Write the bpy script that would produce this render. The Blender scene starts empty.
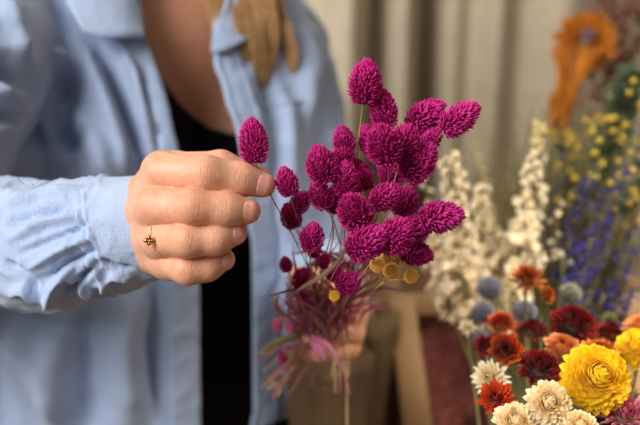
import bpy, math, random
import numpy as np
from mathutils import Vector, Matrix, noise
PI = math.pi
sc = bpy.context.scene
col = sc.collection
rnd = random.Random(7)

# ------------------------------------------------------------------ camera
TILT = math.radians(10.0)
CAM = Vector((0.0, 0.0, 1.30))
FX = 640 * 50.0 / 36.0
RIGHT = Vector((1, 0, 0)); FWD = Vector((0, math.cos(TILT), -math.sin(TILT))); UP = Vector((0, math.sin(TILT), math.cos(TILT)))
cd = bpy.data.cameras.new('camera'); cam = bpy.data.objects.new('camera', cd); col.objects.link(cam)
cam.location = CAM; cam.rotation_euler = (math.radians(90) - TILT, 0, 0)
cd.lens = 50; cd.sensor_width = 36; cd.clip_start = 0.02
cd.dof.use_dof = True; cd.dof.focus_distance = 0.497; cd.dof.aperture_fstop = 4.7
sc.camera = cam

def CS(px, py, d):                       # camera-space point (right, up, forward), metres
    return np.array([(px - 320) / FX * d, -(py - 212.5) / FX * d, d])
def C2W(v):
    v = np.asarray(v, dtype=float)
    M = np.array([RIGHT[:], UP[:], FWD[:]])
    return v @ M + np.array(CAM[:])
def P(px, py, d): return Vector(C2W(CS(px, py, d)))
def proj(p):
    q = np.asarray(p, dtype=float) - np.array(CAM[:])
    x = q @ np.array(RIGHT[:]); y = q @ np.array(UP[:]); z = q @ np.array(FWD[:])
    return 320 + FX * x / z, 212.5 - FX * y / z, z

# ------------------------------------------------------------------ objects
def tagit(o, label=None, cat=None, group=None, kind=None):
    if label: o['label'] = label
    if cat: o['category'] = cat
    if group: o['group'] = group
    if kind: o['kind'] = kind
    return o
def empty(name, loc, label, cat, group=None):
    o = bpy.data.objects.new(name, None); col.objects.link(o); o.location = loc; o.empty_display_size = .02
    o['kind'] = 'thing'
    return tagit(o, label, cat, group)
def link(name, me, mat=None, parent=None, smooth=True):
    """me: mesh in WORLD coordinates; re-based onto the parent's location"""
    o = bpy.data.objects.new(name, me); col.objects.link(o)
    if mat is not None:
        me.materials.clear(); me.materials.append(mat)
    if smooth: me.shade_smooth()
    if parent is not None:
        o.parent = parent
        base = Vector((0, 0, 0)); q = parent
        while q is not None:
            base += q.location; q = q.parent
        me.transform(Matrix.Translation(-base))
    return o
def mesh(name, V, F, cols=None):
    me = bpy.data.meshes.new(name)
    me.from_pydata([tuple(map(float, v)) for v in V], [], [tuple(int(i) for i in f) for f in F])
    if cols is not None:
        a = me.attributes.new('tint', 'FLOAT', 'POINT'); a.data.foreach_set('value', np.asarray(cols, dtype=np.float32))
    me.update(); return me
class MB:
    def __init__(s): s.V = []; s.F = []; s.T = []
    def add(s, V, F, t=0.0):
        n = len(s.V); s.V += [tuple(v) for v in V]; s.F += [tuple(i + n for i in f) for f in F]
        s.T += list(t) if hasattr(t, '__len__') else [t] * len(V)
    def build(s, name, mat, parent=None, smooth=True): return link(name, mesh(name, s.V, s.F, s.T), mat, parent, smooth)
def tube(mb, pts, rad, n=6, t=0.0, cap=True, flat=1.0):
    pts = [Vector(p) for p in pts]; m = len(pts)
    rads = rad if hasattr(rad, '__len__') else [rad] * m
    d0 = (pts[1] - pts[0]).normalized(); u = d0.orthogonal().normalized()
    V = []; T = []
    for i, p in enumerate(pts):
        d = (pts[min(i + 1, m - 1)] - pts[max(i - 1, 0)]).normalized()
        u = (u - d * u.dot(d)); u = u.normalized() if u.length > 1e-9 else d.orthogonal().normalized()
        w = d.cross(u)
        for k in range(n):
            a = 2 * PI * k / n
            V.append(p + (u * math.cos(a) + w * math.sin(a) * flat) * rads[i]); T.append(t if not callable(t) else t(i / (m - 1)))
    F = [(i * n + k, i * n + (k + 1) % n, (i + 1) * n + (k + 1) % n, (i + 1) * n + k) for i in range(m - 1) for k in range(n)]
    if cap: F += [tuple(range(n - 1, -1, -1)), tuple((m - 1) * n + k for k in range(n))]
    mb.add(V, F, T)
def catmull(pts, n=8):
    pts = [Vector(p) for p in pts]; P0 = [pts[0] * 2 - pts[1]] + pts + [pts[-1] * 2 - pts[-2]]
    out = []
    for i in range(1, len(P0) - 2):
        a, b, c, d = P0[i - 1:i + 3]
        for k in range(n):
            t = k / n
            out.append(.5 * ((2 * b) + (c - a) * t + (2 * a - 5 * b + 4 * c - d) * t * t + (3 * b - a - 3 * c + d) * t ** 3))
    out.append(pts[-1]); return out
def box(mb, c, s, R=None, t=0.0, bev=0.0):
    V = []
    for x in (-1, 1):
        for y in (-1, 1):
            for z in (-1, 1):
                v = Vector((x * s[0] / 2, y * s[1] / 2, z * s[2] / 2))
                if R is not None: v = R @ v
                V.append(v + Vector(c))
    mb.add(V, [(0, 1, 3, 2), (4, 6, 7, 5), (0, 4, 5, 1), (2, 3, 7, 6), (0, 2, 6, 4), (1, 5, 7, 3)], t)
def lathe(mb, prof, c, n=32, t=0.0):
    V = []; m = len(prof)
    for r, z in prof:
        for k in range(n):
            a = 2 * PI * k / n; V.append((c[0] + r * math.cos(a), c[1] + r * math.sin(a), c[2] + z))
    F = [(i * n + k, i * n + (k + 1) % n, (i + 1) * n + (k + 1) % n, (i + 1) * n + k) for i in range(m - 1) for k in range(n)]
    mb.add(V, F, t)
def bevel(o, w, seg=2):
    m = o.modifiers.new('bevel', 'BEVEL'); m.width = w; m.segments = seg; m.limit_method = 'ANGLE'

# ------------------------------------------------------------------ distance fields
def surface_nets(f, origin, h):
    s = f < 0; nx, ny, nz = f.shape
    acc = np.zeros((nx - 1, ny - 1, nz - 1, 3), np.float32); cnt = np.zeros((nx - 1, ny - 1, nz - 1), np.float32)
    for ax in range(3):
        o1, o2 = [a for a in range(3) if a != ax]
        sl0 = [slice(None)] * 3; sl1 = [slice(None)] * 3
        sl0[ax] = slice(0, -1); sl1[ax] = slice(1, None)
        a = f[tuple(sl0)]; b = f[tuple(sl1)]; cr = (s[tuple(sl0)] != s[tuple(sl1)])
        with np.errstate(divide='ignore', invalid='ignore'): t = np.where(cr, a / (a - b), 0).astype(np.float32)
        for i in (0, 1):
            for j in (0, 1):
                q = [slice(None)] * 3
                q[o1] = slice(0, -1) if i == 0 else slice(1, None)
                q[o2] = slice(0, -1) if j == 0 else slice(1, None)
                c = cr[tuple(q)]; tt = t[tuple(q)]
                acc[..., ax] += np.where(c, tt, 0); acc[..., o1] += np.where(c, i, 0); acc[..., o2] += np.where(c, j, 0)
                cnt += c
    act = cnt > 0; idx = -np.ones(cnt.shape, np.int64); idx[act] = np.arange(act.sum())
    I = np.argwhere(act); V = (I + acc[act] / cnt[act][:, None]) * h + np.asarray(origin)
    F = []
    for ax in range(3):
        o1, o2 = (ax + 1) % 3, (ax + 2) % 3
        sl0 = [slice(None)] * 3; sl1 = [slice(None)] * 3
        sl0[ax] = slice(0, -1); sl1[ax] = slice(1, None)
        cr = s[tuple(sl0)] != s[tuple(sl1)]
        E = np.argwhere(cr)
        E = E[(E[:, o1] > 0) & (E[:, o2] > 0) & (E[:, o1] < f.shape[o1] - 1) & (E[:, o2] < f.shape[o2] - 1)]
        inside = s[tuple(E.T)]
        def g(da, db):
            K = E.copy(); K[:, o1] += da; K[:, o2] += db; return idx[tuple(K.T)]
        q = np.stack([g(-1, -1), g(0, -1), g(0, 0), g(-1, 0)], 1)
        q[~inside] = q[~inside][:, ::-1]
        F.append(q)
    return V, np.concatenate(F)
class Field:
    def __init__(s, lo, hi, h):
        s.lo = np.asarray(lo, float); s.h = h
        s.n = np.ceil((np.asarray(hi) - s.lo) / h).astype(int) + 1
        s.f = np.full(s.n, 0.05 if h < .003 else .3, np.float32)
    def like(s):
        g = Field.__new__(Field); g.lo = s.lo; g.h = s.h; g.n = s.n; g.f = np.full(s.n, 0.05 if s.h < .003 else .3, np.float32); return g
    def block(s, lo, hi):
        i0 = np.clip(np.floor((np.asarray(lo) - s.lo) / s.h).astype(int), 0, s.n - 1); i1 = np.clip(np.ceil((np.asarray(hi) - s.lo) / s.h).astype(int) + 1, 1, s.n)
        sl = tuple(slice(a, max(b, a + 1)) for a, b in zip(i0, i1))
        ax = [s.lo[k] + s.h * np.arange(sl[k].start, sl[k].stop) for k in range(3)]
        return sl, np.stack(np.meshgrid(*ax, indexing='ij'), -1).astype(np.float32)
    def smin(s, sl, d, k):
        a = s.f[sl]
        if k <= 0: s.f[sl] = np.minimum(a, d); return
        hh = np.clip(.5 + .5 * (a - d) / k, 0, 1)
        s.f[sl] = a * (1 - hh) + d * hh - k * hh * (1 - hh)
    def smax(s, sl, d, k):
        a = s.f[sl]; hh = np.clip(.5 - .5 * (a - d) / k, 0, 1)
        s.f[sl] = a * (1 - hh) + d * hh + k * hh * (1 - hh)
    def cap(s, a, b, r1, r2, k=0.0, sub=False):
        a = np.asarray(a, float); b = np.asarray(b, float); m = max(r1, r2) + k + (.012 if s.h < .003 else .06)
        sl, X = s.block(np.minimum(a, b) - m, np.maximum(a, b) + m)
        ba = b - a; L = max(float(ba @ ba), 1e-12)
        t = np.clip(((X - a) @ ba) / L, 0, 1)
        d = np.linalg.norm(X - a - t[..., None] * ba, axis=-1) - (r1 + (r2 - r1) * t)
        if sub: s.smax(sl, -d, k)
        else: s.smin(sl, d, k)
    def ell(s, c, r, k=0.0, R=None, sub=False):
        c = np.asarray(c, float); r = np.asarray(r, float); m = r.max() + k + (.012 if s.h < .003 else .06)
        sl, X = s.block(c - m, c + m); q = X - c
        if R is not None: q = q @ np.asarray(R)          # columns of R = axes
        k0 = np.linalg.norm(q / r, axis=-1); k1 = np.linalg.norm(q / r ** 2, axis=-1) + 1e-9
        d = k0 * (k0 - 1) / k1
        if sub: s.smax(sl, -d, k)
        else: s.smin(sl, d, k)
    def union(s, g, k=0.0):
        a, d = s.f, g.f
        if k <= 0: s.f = np.minimum(a, d); return
        hh = np.clip(.5 + .5 * (a - d) / k, 0, 1); s.f = (a * (1 - hh) + d * hh - k * hh * (1 - hh)).astype(np.float32)
    def mesh(s): return surface_nets(s.f, s.lo, s.h)

# ------------------------------------------------------------------ materials
def new_mat(name):
    m = bpy.data.materials.new(name); m.use_nodes = True; nt = m.node_tree
    return m, nt, nt.nodes['Principled BSDF']
def N(nt, kind, **kw):
    n = nt.nodes.new(kind)
    for k, v in kw.items():
        if k in n.inputs: n.inputs[k].default_value = v
        else: setattr(n, k, v)
    return n
def ramp(nt, fac, stops):
    r = nt.nodes.new('ShaderNodeValToRGB'); e = r.color_ramp.elements
    while len(e) < len(stops): e.new(.5)
    for i, (p, c) in enumerate(stops): e[i].position = p; e[i].color = (*c, 1)
    nt.links.new(fac, r.inputs[0]); return r.outputs[0]
def srgb(r, g, b):
    f = lambda c: ((c / 255 + .055) / 1.055) ** 2.4 if c > 10 else c / 255 / 12.92
    return (f(r), f(g), f(b))
def noise_n(nt, scale, detail=3, coord='Object', rough=.5, stretch=None):
    tc = nt.nodes.new('ShaderNodeTexCoord'); n = nt.nodes.new('ShaderNodeTexNoise'); n.inputs['Scale'].default_value = scale; n.inputs['Detail'].default_value = detail; n.inputs['Roughness'].default_value = rough
    if stretch:
        mp = nt.nodes.new('ShaderNodeMapping'); mp.inputs['Scale'].default_value = stretch
        nt.links.new(tc.outputs[coord], mp.inputs[0]); nt.links.new(mp.outputs[0], n.inputs['Vector'])
    else: nt.links.new(tc.outputs[coord], n.inputs['Vector'])
    return n.outputs['Fac']
def bump(nt, b, h, strength, dist):
    n = nt.nodes.new('ShaderNodeBump'); n.inputs['Strength'].default_value = strength; n.inputs['Distance'].default_value = dist
    nt.links.new(h, n.inputs['Height']); nt.links.new(n.outputs[0], b.inputs['Normal']); return n
def mix(nt, fac, a, b, mode='MIX'):
    m = nt.nodes.new('ShaderNodeMix'); m.data_type = 'RGBA'; m.blend_type = mode
    for i, v in ((0, fac), (6, a), (7, b)):
        if hasattr(v, 'links') or hasattr(v, 'is_linked'): nt.links.new(v, m.inputs[i])
        else: m.inputs[i].default_value = v if i == 0 else (*v, 1)
    return m.outputs[2]
def attr(nt, name='tint'):
    a = nt.nodes.new('ShaderNodeAttribute'); a.attribute_name = name; return a.outputs['Fac']
def simple(name, stops, scale=40, rough=.7, bumpv=None, sheen=0, trans=0, attr_stops=None, stretch=None, metallic=0, spec=None):
    m, nt, b = new_mat(name)
    c = ramp(nt, noise_n(nt, scale, stretch=stretch), stops)
    if attr_stops is not None:
        c2 = ramp(nt, attr(nt), attr_stops); c = mix(nt, 1.0, c2, c, 'MULTIPLY')
    nt.links.new(c, b.inputs['Base Color']); b.inputs['Roughness'].default_value = rough; b.inputs['Metallic'].default_value = metallic
    if spec is not None: b.inputs['Specular IOR Level'].default_value = spec
    if sheen: b.inputs['Sheen Weight'].default_value = sheen
    if bumpv: bump(nt, b, noise_n(nt, bumpv[0], 4, stretch=stretch), bumpv[1], bumpv[2])
    if trans:
        tr = nt.nodes.new('ShaderNodeBsdfTranslucent'); nt.links.new(c, tr.inputs[0]); mx = nt.nodes.new('ShaderNodeMixShader'); mx.inputs[0].default_value = trans
        nt.links.new(b.outputs[0], mx.inputs[1]); nt.links.new(tr.outputs[0], mx.inputs[2]); nt.links.new(mx.outputs[0], nt.nodes['Material Output'].inputs[0])
    return m
def skin_mat():
    m, nt, b = new_mat('skin')
    n1 = noise_n(nt, 55, 4); n2 = noise_n(nt, 260, 3)
    base = ramp(nt, n1, [(.3, srgb(220, 160, 128)), (.7, srgb(232, 178, 148))])
    base = mix(nt, attr(nt), base, srgb(214, 132, 102))
    c = mix(nt, .25, base, ramp(nt, n2, [(.35, srgb(216, 146, 110)), (.65, srgb(234, 184, 150))]))
    nt.links.new(c, b.inputs['Base Color'])
    b.inputs['Subsurface Weight'].default_value = .35; b.inputs['Subsurface Radius'].default_value = (.9, .35, .2); b.inputs['Subsurface Scale'].default_value = .004
    b.inputs['Roughness'].default_value = .46; b.inputs['Specular IOR Level'].default_value = .42
    tc = nt.nodes.new('ShaderNodeTexCoord'); vo = nt.nodes.new('ShaderNodeTexVoronoi'); vo.inputs['Scale'].default_value = 900; nt.links.new(tc.outputs['Object'], vo.inputs['Vector'])
    ad = nt.nodes.new('ShaderNodeMath'); ad.operation = 'MULTIPLY_ADD'; nt.links.new(vo.outputs['Distance'], ad.inputs[0]); ad.inputs[1].default_value = .5
    nt.links.new(noise_n(nt, 420, 4, stretch=(1, .35, 1)), ad.inputs[2])
    bp = bump(nt, b, ad.outputs[0], .45, .0004)
    wn = noise_n(nt, 950, 2, stretch=(1, .22, .22)); wm = nt.nodes.new('ShaderNodeMath'); wm.operation = 'MULTIPLY'; nt.links.new(wn, wm.inputs[0]); nt.links.new(attr(nt, 'wrinkle'), wm.inputs[1])
    b2 = nt.nodes.new('ShaderNodeBump'); b2.inputs['Strength'].default_value = .32; b2.inputs['Distance'].default_value = .0016; nt.links.new(wm.outputs[0], b2.inputs['Height']); nt.links.new(bp.outputs[0], b2.inputs['Normal']); nt.links.new(b2.outputs[0], b.inputs['Normal'])
    return m
M_SKIN = skin_mat()
M_NAIL = simple('nail', [(.3, srgb(232, 158, 138)), (.7, srgb(240, 174, 154))], 60, .25)
def shirt_mat():
    m, nt, b = new_mat('shirt_cotton')
    c = ramp(nt, noise_n(nt, 18, 4), [(.3, srgb(158, 178, 212)), (.7, srgb(172, 191, 222))])
    c = mix(nt, .35, c, ramp(nt, noise_n(nt, 1500, 2), [(.3, srgb(140, 160, 200)), (.7, srgb(198, 212, 234))]))
    nt.links.new(c, b.inputs['Base Color']); b.inputs['Roughness'].default_value = .8; b.inputs['Sheen Weight'].default_value = .25
    b.inputs['Specular IOR Level'].default_value = .2
    ad = nt.nodes.new('ShaderNodeMath'); ad.operation = 'MULTIPLY_ADD'; nt.links.new(noise_n(nt, 1800, 2), ad.inputs[0]); ad.inputs[1].default_value = .12
    nt.links.new(noise_n(nt, 60, 5, rough=.6), ad.inputs[2]); bump(nt, b, ad.outputs[0], .5, .005)
    return m
M_SHIRT = shirt_mat()
M_BLACK = simple('black_jersey', [(.3, (.006, .006, .007)), (.7, (.011, .011, .012))], 60, .9, (700, .3, .0006), spec=.15)
M_TROUSER = simple('black_trouser', [(.3, (.008, .008, .009)), (.7, (.014, .014, .015))], 60, .85, (700, .3, .0006), spec=.2)
M_HAIR = simple('blonde_hair', [(.3, srgb(206, 152, 92)), (.7, srgb(236, 190, 130))], 30, .42, attr_stops=[(0, (.35, .3, .26)), (1, (1, 1, 1))])
M_GOLD = simple('gold', [(.3, srgb(200, 160, 80)), (.7, srgb(222, 184, 104))], 200, .28, metallic=1)
# ================================================================== the person
A = math.radians(35); TC = Vector((-.167, .93, 0)); XL = Vector((math.cos(A), math.sin(A), 0)); YF = Vector((math.sin(A), -math.cos(A), 0))
def L(x, y, z): return TC + XL * x + YF * y + Vector((0, 0, z))
def toL(p):
    q = np.asarray(p) - np.array([TC.x, TC.y, 0]); return np.stack([q @ np.array(XL[:]), q @ np.array(YF[:]), q[..., 2]], -1)
person = empty('person', (TC.x, TC.y, 0), 'woman in an open pale blue shirt pinching a magenta stem', 'person')

# joints in world space
SHO_R = L(-.175, .0, 1.345); ELB_R = P(-195, 238, .64); WRI_R = P(104, 230, .548)
SHO_L = L(.132, .0, 1.322); ELB_L = P(296, 270, .98); WRI_L = P(340, 302, .735)
# ---- fine hands, in camera space
def hand(fingers, thumb, metas, palm, lo, hi, h, wrist, extra=None):
    tot = Field(lo, hi, h); tips = {}
    pf = tot.like()
    for a, b, r1, r2 in metas: pf.cap(a, b, r1, r2, .009)
    for c, r in palm: pf.ell(c, r, .010)
    pf.cap(wrist[0], wrist[1], wrist[2], wrist[3], .014)
    first = True
    for name, js in list(fingers.items()) + [('thumb', thumb)]:
        g = tot.like()
        for (a, ra), (b, rb) in zip(js[:-1], js[1:]):
            g.cap(a, b, ra, rb, .004)
        tips[name] = g
    for name in fingers: pf_k = .007
    for name, g in tips.items():
        # blend each finger into the palm only near its root joint
        js = thumb if name == 'thumb' else fingers[name]
        root = np.asarray(js[0][0]); 
        sl, X = pf.block(root - .017, root + .017)
        tot.f = np.minimum(tot.f, g.f)
    # smooth union palm + fingers with distance-limited k
    hh_k = .0065; a = tot.f; d = pf.f
    hh = np.clip(.5 + .5 * (a - d) / hh_k, 0, 1); tot.f = (a * (1 - hh) + d * hh - hh_k * hh * (1 - hh)).astype(np.float32)
    if extra: extra(tot)
    return tot, tips
mm = .001
def J(px, py, d, r): return (CS(px, py, d), r * mm)
FING = {
 'index':  [J(163, 172, .500, 11.2), J(206, 173.5, .4885, 9.7), J(240, 179, .4945, 9.0), J(262, 184.5, .499, 7.3)],
 'middle': [J(156, 206, .497, 10.9), J(192, 207, .4835, 9.6), J(226, 208.5, .487, 9.1), J(246.5, 211, .491, 7.5)],
 'ring':   [J(162, 238.5, .500, 10.2), J(187, 240, .4865, 9.5), J(215, 239, .489, 8.6), J(233.5, 233, .4945, 7.2)],
 'pinky':  [J(170, 262, .508, 9.6), J(188, 269, .4955, 8.6), J(207, 266.5, .4975, 7.9), J(222.5, 259.5, .5015, 6.7)],
}
THUMB = [J(150, 190, .550, 10), J(174, 170, .528, 10.8), J(221, 167, .516, 9.3), J(259, 179.5, .5150, 7.3)]
METAS = [(CS(161, 171, .503), CS(130, 212, .549), .0100, .011), (CS(154, 206, .501), CS(122, 222, .547), .0106, .012),
         (CS(158, 238, .504), CS(120, 234, .549), .0102, .012), (CS(165, 261, .511), CS(122, 246, .552), .0098, .011)]
PALM = [(CS(150, 220, .538), (.018, .028, .016))]
def hand_extra(F):
    pass
lo = np.min([CS(95, 300, .45), CS(95, 300, .60)], 0); hi = np.max([CS(285, 130, .60), CS(285, 130, .45)], 0)
lo[2] = .465; hi[2] = .575
HF, TIPS = hand(FING, THUMB, METAS, PALM, lo, hi, .00062, (CS(120, 230, .549), CS(92, 234, .560), .0195, .0215), hand_extra)
HV, HQ = HF.mesh()
# colour: redder at knuckles and fingertips (pigment of the skin itself)
red = np.zeros(len(HV))
for js in list(FING.values()) + [THUMB]:
    for i, (c, r) in enumerate(js):
        w = {0: .35, 1: .42, 2: .15, 3: .65}[i]; red = np.maximum(red, w * np.exp(-(np.linalg.norm(HV - c, axis=1) / (r * 1.25)) ** 4))
body_V = [C2W(HV)]; body_F = [HQ]; body_T = [red]; off = len(HV)
# nails: shells cut out of the offset fingertip
def nail(name, ndir, ln, wd, back=.0, tot=HF):
    js = THUMB if name == 'thumb' else FING[name]
    a, b = js[-2][0], js[-1][0]; ax = (b - a) / np.linalg.norm(b - a); r = js[-1][1]
    n = np.asarray(ndir, float); n = n - ax * (n @ ax); n /= np.linalg.norm(n); w = np.cross(ax, n)
    c = b + ax * (r * .25 - back) + n * r
    fl = np.minimum(a, b) - .016; fh = np.maximum(a, b) + .016
    g = Field(fl, fh, .0004)
    for (p, rp), (q, rq) in zip(js[-3:-1], js[-2:]): g.cap(p, q, rp, rq, .0025)
    sl, X = g.block(fl, fh); q = X - c
    u = q @ ax; v = q @ w; t = q @ n
    # slightly flattened plate
    d = g.f[sl] - .00035
    ex = np.abs(u) / (ln / 2); ey = np.abs(v) / (wd / 2)
    dd = ((ex ** 3.2 + ey ** 3.2) ** (1 / 3.2) - 1) * min(ln, wd) / 2
    dd = np.maximum(dd, -(t + r * .95))
    inner = -(g.f[sl] + .0006)
    g.f[sl] = np.maximum(np.maximum(d, dd), inner)
    V, F = g.mesh(); return V, F
M_NAILS = []
for nm, nd, ln, wd, bk in (('index', (.30, -.10, -1), .0128, .0122, .0002), ('middle', (.5, .0, -.9), .0118, .0112, 0), ('ring', (.5, -.3, -.9), .011, .0105, 0), ('pinky', (.5, -.4, -.8), .0105, .0095, 0)):
    V, F = nail(nm, nd, ln, wd, bk); M_NAILS.append((C2W(V), F))

# ---- left hand round the stems (camera space)
def JL(px, py, d, r): return (CS(px - 10, py + 4, d), r * mm * .93)
LF = {
 'index':  [JL(358, 293, .690, 10), JL(345, 290, .662, 9), JL(326, 294, .655, 8), JL(312, 298, .664, 6.8)],
 'middle': [JL(362, 310, .692, 10), JL(348, 309, .658, 9.4), JL(326, 312, .650, 8.3), JL(309, 316, .660, 7)],
 'ring':   [JL(361, 328, .694, 9.8), JL(347, 329, .661, 9), JL(327, 331, .653, 8), JL(312, 334, .662, 6.8)],
 'pinky':  [JL(357, 344, .698, 9), JL(345, 347, .667, 8), JL(329, 348, .659, 7), JL(317, 350, .666, 6)],
}
LT = [JL(345, 302, .725, 11), JL(326, 288, .715, 10), JL(312, 280, .695, 9), JL(306, 270, .678, 7)]
LM = [(LF[k][0][0], CS(342, 304 + 7 * i, .735), .010, .012) for i, k in enumerate(LF)]
lo2 = np.array([-.03, -.16, .635]); hi2 = np.array([.055, -.02, .765])
LHF, _ = hand(LF, LT, LM, [(CS(336, 320, .712), (.016, .030, .014))], lo2, hi2, .0012, (CS(341, 310, .738), CS(338, 302, .76), .022, .023))
V, F = LHF.mesh(); body_V.append(C2W(V)); body_F.append(F + off); body_T.append(np.full(len(V), .25)); off += len(V)

# ---- torso, head, arms and legs (world space, person-local axes)
B = Field((-.34, -.22, -.0), (.30, .30, 1.76), .0062)
def w2l(p): return toL(np.array(p[:]) if isinstance(p, Vector) else np.array(p))
B.ell((0, 0, 1.19), (.142, .092, .19)); B.ell((0, .0, 1.30), (.150, .082, .095), .05); B.ell((0, 0, 1.03), (.122, .088, .14), .06)
B.ell((0, -.01, .89), (.165, .115, .13), .06)
for s in (-1, 1):
    B.ell((s * .072, .070, 1.205), (.064, .052, .066), .025)
    B.cap((s * .03, -.01, 1.36), (s * .135, -.01, 1.335), .042, .042, .05)
    B.cap((s * .02, -.02, 1.42), (s * .10, -.025, 1.365), .035, .028, .05)
    B.cap((s * .018, .055, 1.372), (s * .13, .035, 1.385), .007, .009, .014)     # collar bones
    B.cap((s * .085, -.01, .86), (s * .085, .0, .47), .088, .058, .05); B.cap((s * .085, .0, .47), (s * .085, -.02, .09), .055, .038, .02)
    B.cap((s * .085, -.03, .05), (s * .09, .10, .035), .036, .028, .02)
B.cap((0, -.01, 1.36), (0, .012, 1.50), .054, .051, .03)
B.ell((0, .03, 1.60), (.073, .092, .112), .02); B.ell((0, .075, 1.535), (.045, .045, .042), .03)
B.cap((0, .122, 1.60), (0, .140, 1.568), .007, .011, .012)                        # nose
B.ell((0, .117, 1.533), (.024, .010, .009), .004)                                 # lips
for s in (-1, 1):
    B.ell((s * .075, .02, 1.585), (.010, .018, .030), .006); B.ell((s * .031, .122, 1.607), (.018, .012, .011), .004, sub=True); B.ell((s * .031, .104, 1.617), (.018, .017, .008), .003); B.ell((s * .031, .104, 1.597), (.017, .015, .006), .003)
arms = [(SHO_R, ELB_R, .046, .038), (ELB_R, WRI_R, .030, .023), (SHO_L, ELB_L, .044, .036), (ELB_L, WRI_L, .036, .024)]
BT = Field(B.lo, B.lo + (B.n - 1) * B.h, B.h); BT.f = B.f.copy()                  # torso without arms, for the clothes
body_local = B
Barm = Field((-.42, -.22, .95), (.34, .52, 1.45), .0055)
for a, b, r1, r2 in arms: Barm.cap(w2l(a), w2l(b), r1, r2, .01)
def loc2w(V): return np.array(TC[:]) + V[:, :1] * np.array(XL[:]) + V[:, 1:2] * np.array(YF[:]) + np.stack([0 * V[:, 2], 0 * V[:, 2], V[:, 2]], 1)
for FF in (B, Barm):
    V, F = FF.mesh(); W = loc2w(V); body_V.append(W); body_F.append(F[:, ::1] + off); body_T.append(np.full(len(V), .12)); off += len(V)
wr = np.zeros(sum(len(v) for v in body_V))
for k in ('index', 'middle', 'ring', 'pinky'):
    for i, w in ((1, 1.0), (2, .55)):
        c, r = FING[k][i]; wr[:len(HV)] = np.maximum(wr[:len(HV)], w * np.exp(-(np.linalg.norm(HV - (c - np.array([0, 0, r])), axis=1) / (r * .75)) ** 4))
bo = link('body', mesh('body', np.concatenate(body_V), np.concatenate(body_F), np.concatenate(body_T)), M_SKIN, person)
wa = bo.data.attributes.new('wrinkle', 'FLOAT', 'POINT'); wa.data.foreach_set('value', wr.astype(np.float32))
for V, F in M_NAILS: tagit(link('fingernail', mesh('fingernail', V, F), M_NAIL, bo), 'bare pink fingernail')
for s in (-1, 1):
    mb = MB(); c = L(s * .031, .1035, 1.607); prof = [(.0001, -.013)] + [(.013 * math.sin(a), -.013 * math.cos(a)) for a in np.linspace(.2, PI - .2, 10)] + [(.0001, .013)]
    lathe(mb, prof, c, 16); mb.build('eye', simple('eye_white', [(.3, (.6, .58, .55)), (.7, (.65, .63, .6))], 10, .2), bo)
    mi = MB(); ci = c + YF * .0115; q = YF.to_track_quat('Z', 'Y').to_matrix(); tm = MB(); lathe(tm, [(.0001, .0016), (.003, .0014), (.0052, .0002), (.0054, -.002)], (0, 0, 0), 16); mi.add([ci + q @ Vector(v) for v in tm.V], tm.F); mi.build('iris', simple('iris', [(.3, (.03, .05, .06)), (.7, (.05, .08, .09))], 100, .2), bo)
    mi = MB(); tube(mi, catmull([L(s * .014, .121, 1.628), L(s * .030, .120, 1.634), L(s * .048, .108, 1.629)], 6), [.0012] + [.0022] * 9 + [.0018] * 2 + [.0008], 6, .2); mi.build('eyebrow', M_HAIR, bo)

# ---- black tank top: offset of the torso, cut at the neckline
def clothes(name, offm, cutf, mat, zlo, zhi):
    g = Field(BT.lo, BT.lo + (BT.n - 1) * BT.h, BT.h); g.f = BT.f - offm
    sl, X = g.block(g.lo, g.lo + (g.n - 1) * g.h)
    g.f = np.maximum(g.f, cutf(X)).astype(np.float32)
    V, F = g.mesh(); return link(name, mesh(name, loc2w(V), F[:, ::1]), mat, person)
def tank_cut(X):
    x, y, z = X[..., 0], X[..., 1], X[..., 2]
    neck = 1.226 + 9.5 * np.maximum(np.abs(x - .034), .0) ** 2 + np.where(y < 0, .12, 0)
    strap = np.where(np.abs(np.abs(x) - .10) < .02, 1.42, 1.31)
    top = np.minimum(neck, strap)
    return np.maximum(z - top, .90 - z)
tank = clothes('tank_top', .0045, tank_cut, M_BLACK, 0, 0)
clothes('trousers', .009, lambda X: np.maximum(X[..., 2] - .985, .07 - X[..., 2]), M_TROUSER, 0, 0)
clothes('shoes', .007, lambda X: X[..., 2] - .075, simple('shoe_leather', [(.3, (.02, .02, .02)), (.7, (.03, .03, .03))], 30, .4), 0, 0)

# ---- ring with a clover charm on the ring finger
ring = MB(); a = FING['ring'][0][0]; b = FING['ring'][1][0]
rc = CS(163, 240, .4965)
axr = (b - a) / np.linalg.norm(b - a); u1 = np.cross(axr, (0, 1, .2)); u1 /= np.linalg.norm(u1); u2 = np.cross(axr, u1)
pts = [];
for k in range(60):
    an = 2 * PI * k / 60; dirv = u1 * math.cos(an) + u2 * math.sin(an) + axr * .18 * math.sin(an)
    # march outwards until outside of the hand field
    r = .006
    while r < .020:
        q = rc + dirv * r; ijk = np.clip(((q - HF.lo) / HF.h).astype(int), 0, HF.n - 1)
        if HF.f[tuple(ijk)] > .0001: break
        r += .0003
    pts.append(rc + dirv * min(r, .0135))
for k in range(0, 60):
    c = pts[k]; mbp = C2W(c)
    lathe(ring, [(.00002, -.00055), (.0005, -.0003), (.00055, 0), (.0005, .0003), (.00002, .00055)], mbp, 6)
ro = ring.build('finger_ring', M_GOLD, person); tagit(ro, 'thin gold bead ring')
ch = MB(); cc = CS(149, 240.5, .4865)
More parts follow.
